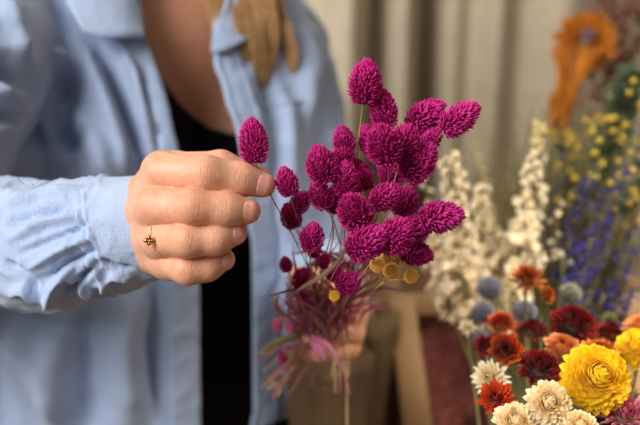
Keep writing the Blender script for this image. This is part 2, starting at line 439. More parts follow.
for dx, dy in ((0, .0016), (-.0016, 0), (.0016, 0), (0, -.0016)):
    c = C2W(cc + np.array([dx, dy, 0])); V = []
    for s in (-1, 1):
        for k in range(12):
            an = 2 * PI * k / 12; V.append(C2W(cc + np.array([dx + .00125 * math.cos(an), dy + .00125 * math.sin(an), s * .0004 + dx * .5])))
    ch.add(V, [tuple(range(11, -1, -1)), tuple(range(12, 24))] + [(k, (k + 1) % 12, 12 + (k + 1) % 12, 12 + k) for k in range(12)])
tagit(ch.build('charm', M_GOLD, ro), 'flat gold clover charm')
# ================================================================== the shirt
def smooth_list(zs, vals, z): return float(np.interp(z, zs, vals))
def sstep(a, b, x): t = np.clip((x - a) / (b - a), 0, 1); return t * t * (3 - 2 * t)
def stroke_disp(px, py, strokes):
    """folds: polyline strokes (points, half width px, height m); positive = ridge"""
    out = np.zeros_like(px)
    for pts, w, amp in strokes:
        best = np.full(px.shape, 1e9); tb = np.zeros_like(px)
        m = len(pts) - 1
        for i in range(m):
            a = np.array(pts[i], float); b = np.array(pts[i + 1], float); ba = b - a
            t = np.clip(((px - a[0]) * ba[0] + (py - a[1]) * ba[1]) / (ba @ ba), 0, 1)
            d = np.hypot(px - a[0] - t * ba[0], py - a[1] - t * ba[1]); s = d < best
            best = np.where(s, d, best); tb = np.where(s, (i + t) / m, tb)
        taper = np.clip(np.minimum(tb * 4 + .25, (1 - tb) * 4 + .25), 0, 1)
        out += amp * taper * np.exp(-(best / w) ** 2)
    return out
def grid_mesh(G):
    n, m = G.shape[:2]; V = G.reshape(-1, 3)
    F = [(i * m + j, i * m + j + 1, (i + 1) * m + j + 1, (i + 1) * m + j) for i in range(n - 1) for j in range(m - 1)]
    return V, F
def normals(G):
    du = np.gradient(G, axis=1); dv = np.gradient(G, axis=0); n = np.cross(du, dv); n /= np.linalg.norm(n, axis=-1, keepdims=True) + 1e-12; return n
def solid(o, th, offset=-1):
    m = o.modifiers.new('thickness', 'SOLIDIFY'); m.thickness = th; m.offset = offset
ZS = [.78, .90, 1.00, 1.12, 1.22, 1.25, 1.295, 1.330, 1.364, 1.388, 1.405, 1.418]
AS = [.235, .232, .226, .224, .226, .227, .218, .196, .160, .132, .108, .086]
BS = [.175, .176, .176, .178, .172, .160, .140, .120, .106, .094, .084, .074]
def torso_pt(z, th):
    a = smooth_list(ZS, AS, z); b = smooth_list(ZS, BS, z)
    s, c = math.sin(th), math.cos(th)
    if s > 0: a *= .87
    x = a * math.copysign(abs(s) ** .9, s); y = b * math.copysign(abs(c) ** .9, c)
    if c < 0: y *= .85
    return L(x, y, z)
def find_theta(z, curve, lo, hi):
    best = None
    for th in np.linspace(lo, hi, 160):
        p = torso_pt(z, th); x, y, _ = proj(p); tx = float(np.interp(y, [c[1] for c in curve], [c[0] for c in curve]))
        e = abs(x - tx)
        if best is None or e < best[0]: best = (e, th)
    return best[1]
LEFTC = [(128, -60), (134, 0), (143, 40), (152, 62), (166, 105), (178, 160), (190, 215), (197, 270), (198, 350), (200, 440), (202, 560)]
RIGHTC = [(228, -60), (226, 0), (216, 30), (214, 60), (226, 100), (238, 135), (246, 180), (251, 250), (254, 330), (252, 425), (250, 560)]
RB = [  # folds of the near (her right) front panel
 ([(28, -10), (40, 50), (58, 100), (95, 150), (118, 190)], 13, .014), ([(66, 62), (60, 95), (66, 128), (84, 152)], 15, -.030),
 ([(78, 45), (100, 90), (122, 140), (132, 190)], 10, .012), ([(100, 50), (120, 100), (140, 160)], 8, -.012), ([(118, 42), (134, 90), (148, 140), (152, 170)], 9, .011),
 ([(136, 60), (150, 110), (162, 170)], 7, -.009), ([(40, 40), (50, 62), (72, 58)], 8, .010),
 ([(20, 60), (14, 110), (40, 150)], 12, -.012),
 ([(60, 320), (52, 370), (58, 430)], 14, .012), ([(95, 300), (92, 360), (100, 430)], 16, -.012), ([(140, 285), (128, 340), (134, 430)], 15, .018),
 ([(160, 280), (150, 340), (158, 430)], 9, -.012), ([(0, 330), (30, 360), (60, 420)], 14, .016), ([(10, 310), (70, 330), (120, 320)], 9, -.009), ([(176, 280), (172, 350), (176, 430)], 7, .005),
]
LB = [ # folds of the far (her left) front panel
 ([(300, 20), (310, 70), (306, 130)], 12, .008), ([(262, 60), (272, 120), (276, 200)], 10, -.010), ([(285, 90), (290, 150), (286, 210)], 9, .008), ([(245, 60), (256, 110), (262, 170)], 8, .007),
 ([(270, 220), (274, 300), (270, 400)], 9, -.009), ([(288, 240), (292, 320), (285, 410)], 9, .007), ([(318, 90), (322, 150), (318, 200)], 9, -.006)]
def panel(name, curve, th_from, th_to, lo, hi, strokes, zb, nz=190, nt=190):
    zrow = np.concatenate([np.linspace(zb, 1.30, int(nz * .7)), np.linspace(1.30, 1.418, int(nz * .3) + 1)[1:]])
    G = np.zeros((len(zrow), nt, 3)); TH = np.zeros((len(zrow), nt))
    ths = np.array([find_theta(z, curve, lo, hi) for z in zrow]);
    for _ in range(6): ths[1:-1] = (ths[:-2] + ths[1:-1] * 2 + ths[2:]) / 4
    for i, z in enumerate(zrow):
        for j in range(nt):
            u = j / (nt - 1); th = ths[i] + (th_to - ths[i]) * u; G[i, j] = torso_pt(z, th)[:]; TH[i, j] = th
    n = normals(G); cen = np.array(TC[:]) * np.array([1, 1, 0]); outv = G - cen; outv[..., 2] = 0
    sgn = np.sign((n * outv).sum(-1, keepdims=True)); n = n * np.where(sgn == 0, 1, sgn)
    x, y, _ = proj(G)
    d = stroke_disp(x, y, strokes) * np.where(y > 275, .9, 1.35)
    # generic soft drape everywhere
    zz = G[..., 2]; hang = sstep(1.38, 1.2, zz)
    d += hang * (.004 * np.sin(TH * 17 + zz * 4) + .0030 * np.sin(TH * 29 - zz * 9 + 1.3))
    rip = np.array([[noise.noise(Vector(G[i, j]) * 16) for j in range(0, nt, 2)] for i in range(0, len(zrow), 2)])
    rip = np.repeat(np.repeat(rip, 2, 0), 2, 1)[:len(zrow), :nt]
    for _ in range(2): rip[1:-1, 1:-1] = (rip[1:-1, 1:-1] * 4 + rip[:-2, 1:-1] + rip[2:, 1:-1] + rip[1:-1, :-2] + rip[1:-1, 2:]) / 8
    d += rip * .005
    edge = np.abs(np.arange(nt) / (nt - 1) * abs(th_to - ths.mean())) * .15       # metres from the opening
    d *= sstep(-.004, .03, edge)[None, :]
    d *= sstep(1.418, 1.39, zz)
    G = G + n * d[..., None]
    return G, ths, zrow
shirt_e = None
GR, thR, zR = panel('right', LEFTC, 0, -PI, -1.45, .35, RB, .80)
GL, thL, zL = panel('left', RIGHTC, 0, PI, -.5, 1.5, LB, .955)
mb = MB(); V, F = grid_mesh(GR); mb.add(V, F); V, F = grid_mesh(GL); mb.add(V, F)
shirt = mb.build('shirt', M_SHIRT, person); solid(shirt, .0009); tagit(shirt, 'open pale blue cotton shirt')
# button bands along both openings: a raised double layer with stitching ridges
for G, w in ((GR, .024), (GL, .024)):
    rows = range(0, G.shape[0] - 14); out = []
    for i in rows:
        e = G[i, 0]; k = 1
        while k < G.shape[1] - 1 and np.linalg.norm(G[i, k] - e) < w: k += 1
        seg = [G[i, int(round(s * k))] if k > 6 else e + (G[i, k] - e) * s for s in (0, .06, .12, .3, .5, .7, .88, .94, 1)]
        out.append(seg)
    out = np.array(out)
    for _ in range(3): out[1:-1] = (out[:-2] + 2 * out[1:-1] + out[2:]) / 4
    n = normals(out); ref = np.array([TC.x, TC.y, 0]); ov = out - ref; ov[..., 2] = 0; n *= np.sign((n * ov).sum(-1, keepdims=True))
    h = np.array([.0022, .0046, .0032, .0044, .0044, .0044, .0030, .0046, .0006])
    wav = np.array([[.0014 * noise.noise(Vector(out[i, j]) * 90) for j in range(9)] for i in range(len(out))])
    out = out + n * (h[None, :, None] + wav[..., None])
    mb = MB(); V, F = grid_mesh(out); mb.add(V, F); o = mb.build('button_band', M_SHIRT, shirt); solid(o, .0012)
# chest pocket seam + pocket on far panel
def strip_on(G, pts_px, w, hgt, name, parent):
    X, Y, _ = proj(G)
    out = []; cen = np.array([TC.x, TC.y, 0])
    nn = normals(G); ov = G - cen; ov[..., 2] = 0; nn *= np.sign((nn * ov).sum(-1, keepdims=True))
    P2 = catmull([Vector((a, b, 0)) for a, b in pts_px], 10)
    line = []
    for q in P2:
        k = np.argmin((X - q.x) ** 2 + (Y - q.y) ** 2 + 1e6 * (nn @ np.array(FWD[:]) > .1)); i, j = divmod(k, G.shape[1]); line.append(Vector(G[i, j] + nn[i, j] * hgt))
    for _ in range(2): line = [line[0]] + [(line[i - 1] + line[i] * 2 + line[i + 1]) / 4 for i in range(1, len(line) - 1)] + [line[-1]]
    mb = MB(); tube(mb, line, w, 6); return mb.build(name, M_SHIRT, parent)
strip_on(GL, [(262, 108), (285, 104), (318, 99)], .0014, .0006, 'pocket_seam', shirt)
# ---- collar leaves (folded over), built on their own surfaces
def patch(corners, n=18, m=18, bulge=.006, name='collar', parent=None, ripple=.001):
    """bilinear patch through 4 rows of 3D control points with bulge towards the viewer side"""
    Cg = np.array(corners, float); R, K = Cg.shape[:2]
    def interp(a, t):
        pts = [Vector(v) for v in a]; c = catmull(pts, 16); return np.array(c[int(round(t * (len(c) - 1)))])
    G = np.zeros((n, m, 3))
    for i in range(n):
        rowp = [interp(Cg[:, k], i / (n - 1)) for k in range(K)]
        for j in range(m): G[i, j] = interp(rowp, j / (m - 1))
    mb = MB(); V, F = grid_mesh(G); mb.add(V, F); o = mb.build(name, M_SHIRT, parent); solid(o, .0016, 0); return o
col_near = [[P(52, -50, 0.840)[:], P(86, -62, 0.850)[:], P(116, -68, 0.865)[:], P(132, -72, 0.885)[:]],
            [P(56, -20, 0.770)[:], P(90, -28, 0.780)[:], P(120, -34, 0.800)[:], P(138, -30, 0.820)[:]],
            [P(70, 8, 0.740)[:], P(98, 4, 0.750)[:], P(124, 2, 0.765)[:], P(141, 6, 0.785)[:]],
            [P(84, 32, 0.725)[:], P(104, 37, 0.730)[:], P(126, 37, 0.740)[:], P(145, 37, 0.755)[:]]]
patch(col_near, parent=shirt)
col_far = [[P(222, -70, 0.910)[:], P(240, -70, 0.920)[:], P(262, -66, 0.940)[:]],
           [P(219, -30, 0.855)[:], P(238, -20, 0.860)[:], P(260, -22, 0.890)[:]],
           [P(214, 20, 0.820)[:], P(232, 24, 0.823)[:], P(256, 16, 0.855)[:]],
           [P(211, 52, 0.790)[:], P(226, 50, 0.795)[:], P(246, 40, 0.815)[:]]]
patch(col_far, parent=shirt)
# ---- sleeves
def sleeve(path, radii, strokes, nseg=150, nr=110, ripple=.004, seed=3, squash=1.0, name='sleeve'):
    c = catmull([Vector(p) for p in path], 30); m = len(c); rr = np.interp(np.linspace(0, 1, m), np.linspace(0, 1, len(radii)), radii)
    idx = np.linspace(0, m - 1, nseg); G = np.zeros((nseg, nr, 3)); Nn = np.zeros_like(G)
    up = Vector((0, 0, 1)); prev = None
    for i, f in enumerate(idx):
        k = int(f); k2 = min(k + 1, m - 1); p = c[k].lerp(c[k2], f - k); d = (c[min(k + 2, m - 1)] - c[max(k - 2, 0)]).normalized()
        if prev is None: u = (up - d * up.dot(d)).normalized()
        else: u = (prev - d * prev.dot(d)).normalized()
        prev = u; w = d.cross(u); r = rr[k]
        for j in range(nr):
            a = 2 * PI * j / (nr - 1); v = u * math.cos(a) * squash + w * math.sin(a)
            G[i, j] = (p + v * r)[:]; Nn[i, j] = v.normalized()[:]
    x, y, z = proj(G); facing = sstep(.3, -.2, (Nn @ np.array(FWD[:])))
    facing = sstep(.05, -.55, (Nn @ np.array(FWD[:])))
    d = stroke_disp(x, y, [(a, b * .75, c) for a, b, c in strokes]) * facing * 1.05
    t = np.linspace(0, 1, nseg)[:, None]
    ph = np.linspace(0, 2 * PI, nr)[None, :]
    rip = np.zeros((nseg, nr))
    for i in range(nseg):
        for j in range(nr):
            q = Vector((math.cos(ph[0, j]) * 1.6, math.sin(ph[0, j]) * 1.6, t[i, 0] * 8 + seed)); q2 = Vector((math.cos(ph[0, j]) * 2.2 + t[i, 0] * 2, math.sin(ph[0, j]) * 2.2, t[i, 0] * 13 + seed)); rip[i, j] = noise.noise(q) + .5 * noise.noise(q * 2.3) + .55 * ((1 - abs(noise.noise(q2))) ** 5 - .4)
    d += ripple * rip * (1 - .70 * sstep(.76, .9, t) * (name == 'sleeve_near'))
    G = G + Nn * d[..., None]
    G[:, -1] = G[:, 0]
    return G
SR = [  # wrinkles on the near forearm sleeve
 ([(0, 205), (40, 195), (78, 190)], 6, .004), ([(0, 222), (30, 216), (72, 204)], 5, -.005), ([(8, 240), (45, 222), (84, 214)], 6, .005), ([(20, 254), (55, 238), (90, 224)], 4, -.005),
 ([(30, 268), (62, 250), (95, 236)], 5, .005), ([(0, 262), (28, 275), (40, 292)], 6, -.006), ([(50, 278), (70, 262), (96, 250)], 4, -.005), ([(46, 306), (56, 282), (70, 268)], 6, .009),
 ([(62, 296), (80, 280), (98, 262)], 4, -.007), ([(66, 270), (84, 290), (98, 296)], 4, .006), ([(88, 256), (104, 276), (112, 288)], 3.5, .005), ([(104, 258), (118, 266), (132, 266)], 3, -.004),
 ([(96, 285), (116, 272), (134, 276)], 4, .005), ([(0, 188), (26, 180), (60, 178)], 5, -.004), ([(10, 292), (26, 286), (44, 300)], 5, .006), ([(84, 190), (90, 226), (104, 262)], 2.2, .0016), ([(80, 192), (86, 228), (100, 264)], 2.0, -.0022)]
path = [P(-330, 262, .665), ELB_R, P(-90, 234, .615), P(0, 236, .592), P(50, 247, .567), P(112, 235, .549), P(168, 223, .535)]
G = sleeve(path[1:], [.052, .046, .040, .0425, .0345, .0285], SR, nseg=230, nr=170, ripple=.0035, name='sleeve_near')
mb = MB(); V, F = grid_mesh(G); mb.add(V, F); so = mb.build('sleeve', M_SHIRT, shirt); solid(so, .0009)
# cuff: a second layer round the wrist
Gc = []; k0 = int(G.shape[0] * .80)
cen = G[:, :-1].mean(1)
for i in range(k0, G.shape[0]):
    s = (i - k0) / (G.shape[0] - 1 - k0); hgt = .0016 if 0 < s < 1 else .0003
    hgt += .0007 * math.exp(-((s - .06) / .03) ** 2) + .0007 * math.exp(-((s - .94) / .03) ** 2)
    dirv = G[i] - cen[i]; dirv /= np.linalg.norm(dirv, axis=-1, keepdims=True); Gc.append(G[i] + dirv * hgt)
Gc = np.array(Gc); mb = MB(); V, F = grid_mesh(Gc); mb.add(V, F); o = mb.build('cuff', M_SHIRT, shirt); solid(o, .0014)
SU = [([(-10, 60), (20, 80), (45, 110)], 8, -.008), ([(-10, 88), (20, 100), (44, 128)], 7, .007), ([(-10, 112), (20, 118), (50, 124)], 5, -.008), ([(-10, 130), (24, 132), (60, 140)], 6, .008), ([(-10, 148), (30, 146), (70, 152)], 4, -.007),
      ([(-10, 164), (30, 162), (78, 168)], 6, .007), ([(-10, 180), (30, 172), (70, 176)], 4, -.005), ([(0, 0), (14, 30), (22, 60)], 8, .006)]
up_path = [L(-.13, .0, 1.345), L(-.165, .01, 1.335), SHO_R.lerp(ELB_R, .28) + Vector((.03, -.03, .0)), SHO_R.lerp(ELB_R, .6) + Vector((.035, -.035, .0)), SHO_R.lerp(ELB_R, .85) + Vector((.02, -.01, .0)), ELB_R, ELB_R + Vector((.02, -.03, -.005))]
G2 = sleeve(up_path, [.060, .070, .076, .078, .072, .060, .055], [(a, b * 1.2, c * 2.0) for a, b, c in SU], nseg=180, nr=140, ripple=.005, seed=9)
mb = MB(); V, F = grid_mesh(G2); mb.add(V, F); o = mb.build('sleeve', M_SHIRT, shirt); solid(o, .0009)
# her left sleeve
lp = [L(.11, .0, 1.335), L(.150, .0, 1.30), SHO_L.lerp(ELB_L, .5), ELB_L, ELB_L.lerp(WRI_L, .45), ELB_L.lerp(WRI_L, .8)]
G3 = sleeve(lp, [.054, .055, .050, .048, .043, .036], [], nseg=130, nr=90, ripple=.006, seed=21)
mb = MB(); V, F = grid_mesh(G3); mb.add(V, F); o = mb.build('sleeve', M_SHIRT, shirt); solid(o, .0009)

# ================================================================== hair
hr = random.Random(5); hair = MB()
def lock(path, w0, w1, n, curl=.006, r=.0007, depthw=.6):
    base = catmull([Vector(p) for p in path], 7)
    for s in range(n):
        a = hr.uniform(0, 2 * PI); q = math.sqrt(hr.random()); ph = hr.uniform(0, 6.28); fr = hr.uniform(3, 6); cl = hr.uniform(.3, 1) * curl
        clump = round(a * 1.3) / 1.3
        pts = []; m = len(base); end = hr.uniform(.86, 1.0)
        for i in range(m):
            t = i / (m - 1)
            if t > end: break
            w = w0 + (w1 - w0) * t
            o = (RIGHT * math.cos(a) + FWD * math.sin(a) * depthw) * w * q
            o += (RIGHT * math.cos(clump * 3) + FWD * math.sin(clump * 3)) * cl * math.sin(fr * t + clump * 5)
            pts.append(base[i] + o + RIGHT * cl * math.sin(fr * 1.7 * t + clump * 2))
        tn = hr.uniform(.3, 1)
        tube(hair, pts, [r * (1 - .6 * i / len(pts)) for i in range(len(pts))], 4, tn, cap=False)
lock([L(.062, .03, 1.64), L(.085, .05, 1.55), P(236, -40, .87), P(231, 10, .835), P(240, 50, .825), P(246, 100, .83)], .026, .017, 700, .004)
lock([L(.062, .02, 1.64), L(.09, .04, 1.55), P(252, -40, .88), P(254, 0, .845), P(262, 35, .84), P(260, 66, .838), P(258, 98, .84)], .021, .013, 420, .005)
lock([L(.062, .03, 1.64), P(244, -50, .875), P(243, 5, .84), P(251, 50, .832), P(253, 92, .832)], .022, .016, 380, .003)
lock([L(.062, .01, 1.64), P(262, -60, .90), P(270, -5, .86), P(284, 30, .85), P(293, 52, .85), P(292, 80, .85)], .010, .004, 110, .004)
lock([L(-.07, .0, 1.63), L(-.08, -.01, 1.5), L(-.075, -.02, 1.43), L(-.09, -.04, 1.36)], .028, .02, 300, .006)
lock([L(-.068, .03, 1.63), L(-.082, .03, 1.50), L(-.070, .03, 1.425), L(-.072, .02, 1.405)], .018, .012, 200, .005)
for k in range(90):                                           # strands over the skull
    a = -PI * .9 + 1.8 * PI * k / 89
    top = Vector((0, .02, 1.715)); pts = []
    frontness = max(0.0, math.sin(a - PI / 2)); elmax = 1.75 - 1.15 * min(1, frontness * 1.6)
    for t in np.linspace(0, 1, 12):
        el = t * elmax; rr = (.082, .100)
        pts.append(L(rr[0] * math.sin(el) * math.cos(a - PI / 2), .022 + rr[1] * math.sin(el) * math.sin(a - PI / 2), 1.60 + .122 * math.cos(el)))
    tube(hair, pts, .0085, 5, hr.uniform(.3, 1), cap=True)
ho = hair.build('hair', M_HAIR, person); tagit(ho, 'long wavy blonde hair')
# ================================================================== magenta canary grass
fr = random.Random(11)
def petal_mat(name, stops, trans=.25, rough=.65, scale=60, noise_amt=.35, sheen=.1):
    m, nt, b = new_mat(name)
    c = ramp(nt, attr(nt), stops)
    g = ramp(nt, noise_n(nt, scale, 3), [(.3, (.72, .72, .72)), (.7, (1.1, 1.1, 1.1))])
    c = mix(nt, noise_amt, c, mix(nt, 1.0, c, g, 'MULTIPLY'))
    nt.links.new(c, b.inputs['Base Color']); b.inputs['Roughness'].default_value = rough; b.inputs['Sheen Weight'].default_value = sheen; b.inputs['Specular IOR Level'].default_value = .2
    tr = nt.nodes.new('ShaderNodeBsdfTranslucent'); nt.links.new(c, tr.inputs[0]); mx = nt.nodes.new('ShaderNodeMixShader'); mx.inputs[0].default_value = trans
    nt.links.new(b.outputs[0], mx.inputs[1]); nt.links.new(tr.outputs[0], mx.inputs[2]); nt.links.new(mx.outputs[0], nt.nodes['Material Output'].inputs[0])
    return m
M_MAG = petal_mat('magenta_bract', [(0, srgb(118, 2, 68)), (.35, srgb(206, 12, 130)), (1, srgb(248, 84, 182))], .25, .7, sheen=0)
M_MSTEM = simple('dyed_stem', [(.3, srgb(160, 70, 96)), (.7, srgb(198, 128, 126))], 60, .6)
M_PSTEM = simple('pale_stem', [(.3, srgb(176, 146, 100)), (.7, srgb(206, 180, 132))], 60, .6)
M_MLEAF = petal_mat('mauve_leaf', [(0, srgb(112, 54, 78)), (.45, srgb(156, 100, 108)), (1, srgb(206, 168, 144))], .3, .7)
M_MLEAF2 = petal_mat('magenta_leaf', [(0, srgb(120, 14, 76)), (.5, srgb(176, 40, 116)), (1, srgb(206, 110, 150))], .3, .7)
M_PINK = petal_mat('pink_leaf', [(0, srgb(216, 90, 150)), (.6, srgb(214, 130, 160)), (1, srgb(206, 160, 170))], .3, .6)
def spike_mesh(seed, n=300, ln=1.0, wd=.62, sharp=1.0):
    """egg of pointed bracts along +Z, base at origin, unit length"""
    r = random.Random(seed); V = []; F = []; T = []
    def rad(t): return wd * .5 * (max(0.0, math.sin(PI * min(1, (t * .93 + .05)))) ** .62) * (1 - .12 * t)
    nu, nv = 14, 12                                     # core
    core = MB(); lathe(core, [(max(.001, rad(t) * .80), t * .95) for t in np.linspace(0, 1, nv)], (0, 0, 0), nu, 0.0)
    V += core.V; F += core.F; T += core.T
    for i in range(n):
        t = ((i + .5) / n); tt = t ** .92; a = i * 2.39996 + r.uniform(-.15, .15)
        R = rad(tt) * r.uniform(.74, .86); z = tt * .94
        dr = (rad(min(1, tt + .02)) - rad(max(0, tt - .02))) / .04
        nrm = Vector((math.cos(a), math.sin(a), -dr * .8)).normalized(); ax = Vector((-nrm.x * nrm.z, -nrm.y * nrm.z, 1 - nrm.z ** 2))
        ax = ax.normalized() if ax.length > .05 else Vector((0, 0, 1))
        out = (nrm * r.uniform(.7, 1.1) * sharp + ax * r.uniform(.4, .95)).normalized()
        side = out.cross(nrm); side = side.normalized() if side.length > 1e-4 else Vector((1, 0, 0)); up = side.cross(out)
        l = r.uniform(.13, .21) * (1 if tt < .85 else .9); w = l * r.uniform(.15, .22)
        b = Vector((R * math.cos(a), R * math.sin(a), z)); side = Matrix.Rotation(r.uniform(-.5, .5), 3, out) @ side; up = side.cross(out)
        k = len(V); q = b + out * l * .55
        V += [b, q + side * w, q - side * w, q + up * w * .7, q - up * w * .5, b + out * l]
        F += [(k, k + 1, k + 3), (k, k + 3, k + 2), (k, k + 2, k + 4), (k, k + 4, k + 1), (k + 5, k + 3, k + 1), (k + 5, k + 2, k + 3), (k + 5, k + 4, k + 2), (k + 5, k + 1, k + 4)]
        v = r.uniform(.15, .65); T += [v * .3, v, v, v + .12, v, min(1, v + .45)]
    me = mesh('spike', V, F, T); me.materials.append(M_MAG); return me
SPIKES = {}
for k, (wd, n) in {'slim': (.62, 520), 'egg': (.73, 560), 'round': (.88, 560)}.items(): SPIKES[k] = [spike_mesh(31 + s + len(k) * 7, n, wd=wd) for s in range(2)]
# px, py, length px, kind, axis angle in the picture (deg, 90=up), tilt towards viewer, depth, label
HEADS = [
 (365, 84, 45, 'egg', 84, .05, .500, 'tallest magenta spike of the bouquet, egg-shaped, on a bare stem against the curtain'),
 (384, 112, 42, 'slim', 95, .0, .508, 'slim pointed magenta spike upright just right of the tallest one'),
 (425, 117, 42, 'egg', 38, .1, .515, 'plump magenta spike leaning right, inside the outermost upper right one'),
 (459, 119, 45, 'slim', 36, .0, .502, 'outermost upper right magenta spike, long, sharp and pointed'),
 (344, 142, 31, 'egg', 100, .0, .515, 'small magenta spike topping the left-hand cluster of heads'),
 (322, 166, 38, 'round', 105, .25, .500, 'round magenta spike at the upper left shoulder of the bouquet'),
 (343, 160, 30, 'round', 80, .2, .515, 'magenta spike tucked directly below the small top one of the left cluster'),
 (346, 181, 36, 'egg', 92, .2, .503, 'upright magenta spike in the middle of the left cluster'),
 (361, 177, 33, 'egg', 108, .0, .520, 'darker magenta spike behind the middle of the left cluster'),
 (321, 196, 29, 'round', 120, .2, .508, 'short magenta spike on the left flank below the round one'),
 (336, 200, 30, 'egg', 80, .2, .520, 'magenta spike half hidden behind the nearest central head'),
 (287, 183, 31, 'egg', 105, .0, .500, 'sharp little magenta spike standing apart beside the fingertips'),
 (300, 203, 24, 'round', 60, .1, .525, 'soft magenta spike just below the one beside the fingertips'),
 (291, 217, 26, 'round', 110, .1, .535, 'blurred magenta spike lowest of the three beside the fingertips'),
 (312, 238, 29, 'round', 80, .3, .510, 'round magenta spike lowest on the left side of the dense heads'),
 (355, 213, 38, 'round', 120, .9, .480, 'nearest central magenta spike, seen nearly end on'),
 (385, 197, 34, 'egg', 35, .3, .497, 'magenta spike leaning right in the middle of the bouquet'),
 (405, 203, 32, 'round', 70, .1, .520, 'dark magenta spike filling the gap right of the bouquet middle'),
 (394, 170, 36, 'round', 80, .2, .520, 'shaded magenta spike under the two big upper heads'),
 (384, 146, 40, 'round', 110, .6, .476, 'big blurred magenta spike at the front of the upper cluster, left one'),
 (404, 145, 38, 'round', 80, .4, .486, 'big magenta spike at the front of the upper cluster, right one'),
 (418, 164, 44, 'egg', 52, .2, .492, 'large magenta spike leaning out below the upper cluster'),
 (430, 141, 30, 'slim', 50, .0, .510, 'short magenta spike poking out behind the upper cluster at its right'),
 (371, 142, 34, 'egg', 115, .0, .520, 'magenta spike peeping out on the left behind the upper cluster'),
 (440, 217, 44, 'egg', 8, .1, .500, 'magenta spike jutting out sideways to the right at mid height'),
 (414, 229, 38, 'egg', 25, .2, .508, 'magenta spike between the sideways one and the lower front pair'),
 (395, 236, 40, 'round', 45, .6, .480, 'light magenta spike at lower front, right one of the pair'),
 (366, 243, 44, 'egg', 35, .4, .478, 'light magenta spike at lower front, left one of the pair'),
 (414, 252, 36, 'egg', -14, .1, .515, 'lowest right magenta spike, pointing right and slightly down'),
 (348, 283, 27, 'round', 30, .2, .540, 'low magenta spike above the yellow ball'),
 (286, 265, 16, 'round', 100, .1, .560, 'tiny round magenta spike low on the far left of the stems'),
 (301, 279, 22, 'round', 70, .1, .575, 'blurred small magenta spike low among the leaves, left'),
 (324, 262, 16, 'egg', 80, .1, .560, 'tiny magenta spike hidden among the stems below the dense heads'),
 (334, 274, 18, 'round', 60, .1, .570, 'small magenta spike beside the low one above the yellow ball'),
 (303, 296, 16, 'round', 90, .1, .600, 'very small blurred magenta spike just above the binding hand'),
 (314, 250, 18, 'round', 90, .1, .555, 'small dark magenta spike right under the lowest left round one'),
 (283, 358, 13, 'egg', 250, .1, .640, 'little dark magenta spike hanging below the hand'),
]
BIND = P(338, 322, .672)
def leafblade(mb, pts, w, t0=.2, t1=.9, twist=2.0, n=22, face=None):
    c = catmull([Vector(p) for p in pts], max(3, n // (len(pts) - 1))); m = len(c); V = []; T = []
    for i, p in enumerate(c):
        d = (c[min(i + 1, m - 1)] - c[max(i - 1, 0)]).normalized(); s = d.cross(FWD).normalized(); s = Matrix.Rotation(twist * (i / m - .3), 3, d) @ s; u = d.cross(s)
        ww = w * (math.sin(PI * min(1, .12 + .88 * i / (m - 1))) ** .7) * .5 + .00008
        V += [p - s * ww, p + u * ww * .25, p + s * ww]; T += [t0 + (t1 - t0) * i / m] * 3
    F = []
    for i in range(m - 1):
        for k in (0, 1): F.append((i * 3 + k, i * 3 + k + 1, i * 3 + 4 + k, i * 3 + 3 + k))
    mb.add(V, F, T)
GRP = 'magenta dyed canary grass stems of the bouquet'
for i, (px, py, ln, kind, ang, tilt, d, label) in enumerate(HEADS):
    c = P(px, py, d); a = math.radians(ang); L_ = ln * d / FX * (.93 + .15 * tilt)
    ax = (RIGHT * math.cos(a) + UP * math.sin(a) - FWD * tilt).normalized()
    base = c - ax * L_ * .47
    tail = P(fr.uniform(255, 292) if i % 3 else fr.uniform(300, 350), fr.uniform(352, 400), fr.uniform(.63, .68))
    bind = BIND + RIGHT * fr.uniform(-.013, .013) + UP * fr.uniform(-.008, .008) + FWD * fr.uniform(-.008, .008)
    e = empty('canary_grass', tail, label, 'dried flower', GRP)
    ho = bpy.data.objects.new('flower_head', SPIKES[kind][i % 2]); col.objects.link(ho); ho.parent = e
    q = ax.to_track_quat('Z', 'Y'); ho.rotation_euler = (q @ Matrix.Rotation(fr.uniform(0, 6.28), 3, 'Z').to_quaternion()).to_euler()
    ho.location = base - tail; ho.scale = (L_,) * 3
    mb = MB()
    mid = base.lerp(bind, .5) + RIGHT * fr.uniform(-.006, .006) - FWD * fr.uniform(0, .01)
    k1 = base - ax * L_ * .55; k1 = k1.lerp(base.lerp(bind, .25), .45)
    if py > 340: stem = catmull([base, base.lerp(bind, .5), bind, tail], 8)
    else: stem = catmull([base + ax * .001, k1, mid, bind, bind.lerp(tail, .5) + UP * .004, tail], 8)
    tube(mb, stem, [.00032 + .0003 * s / len(stem) for s in range(len(stem))], 6); mb.build('stem', M_MSTEM if i % 2 else M_PSTEM, e)
    # sheath leaves from the lower stem
    nl = 2 if i % 3 == 0 else 1
    for s in range(nl):
        k = int(len(stem) * fr.uniform(.40, .60)); p0 = stem[k]; dirn = (stem[k - 3] - p0).normalized()
        sd = (RIGHT * fr.uniform(-1, .8) - FWD * fr.uniform(-.3, .6)).normalized(); l = fr.uniform(.022, .05)
        mb = MB(); leafblade(mb, [p0, p0 + dirn * l * .45 + sd * l * .12, p0 + dirn * l * .75 + sd * l * .38, p0 + dirn * l * .9 + sd * l * .75 - UP * l * .1], fr.uniform(.0009, .0024), fr.uniform(0, .5), fr.uniform(.5, 1), fr.uniform(-2, 3))
        mb.build('leaf', M_MLEAF if (i + s) % 2 else M_MLEAF2, e)
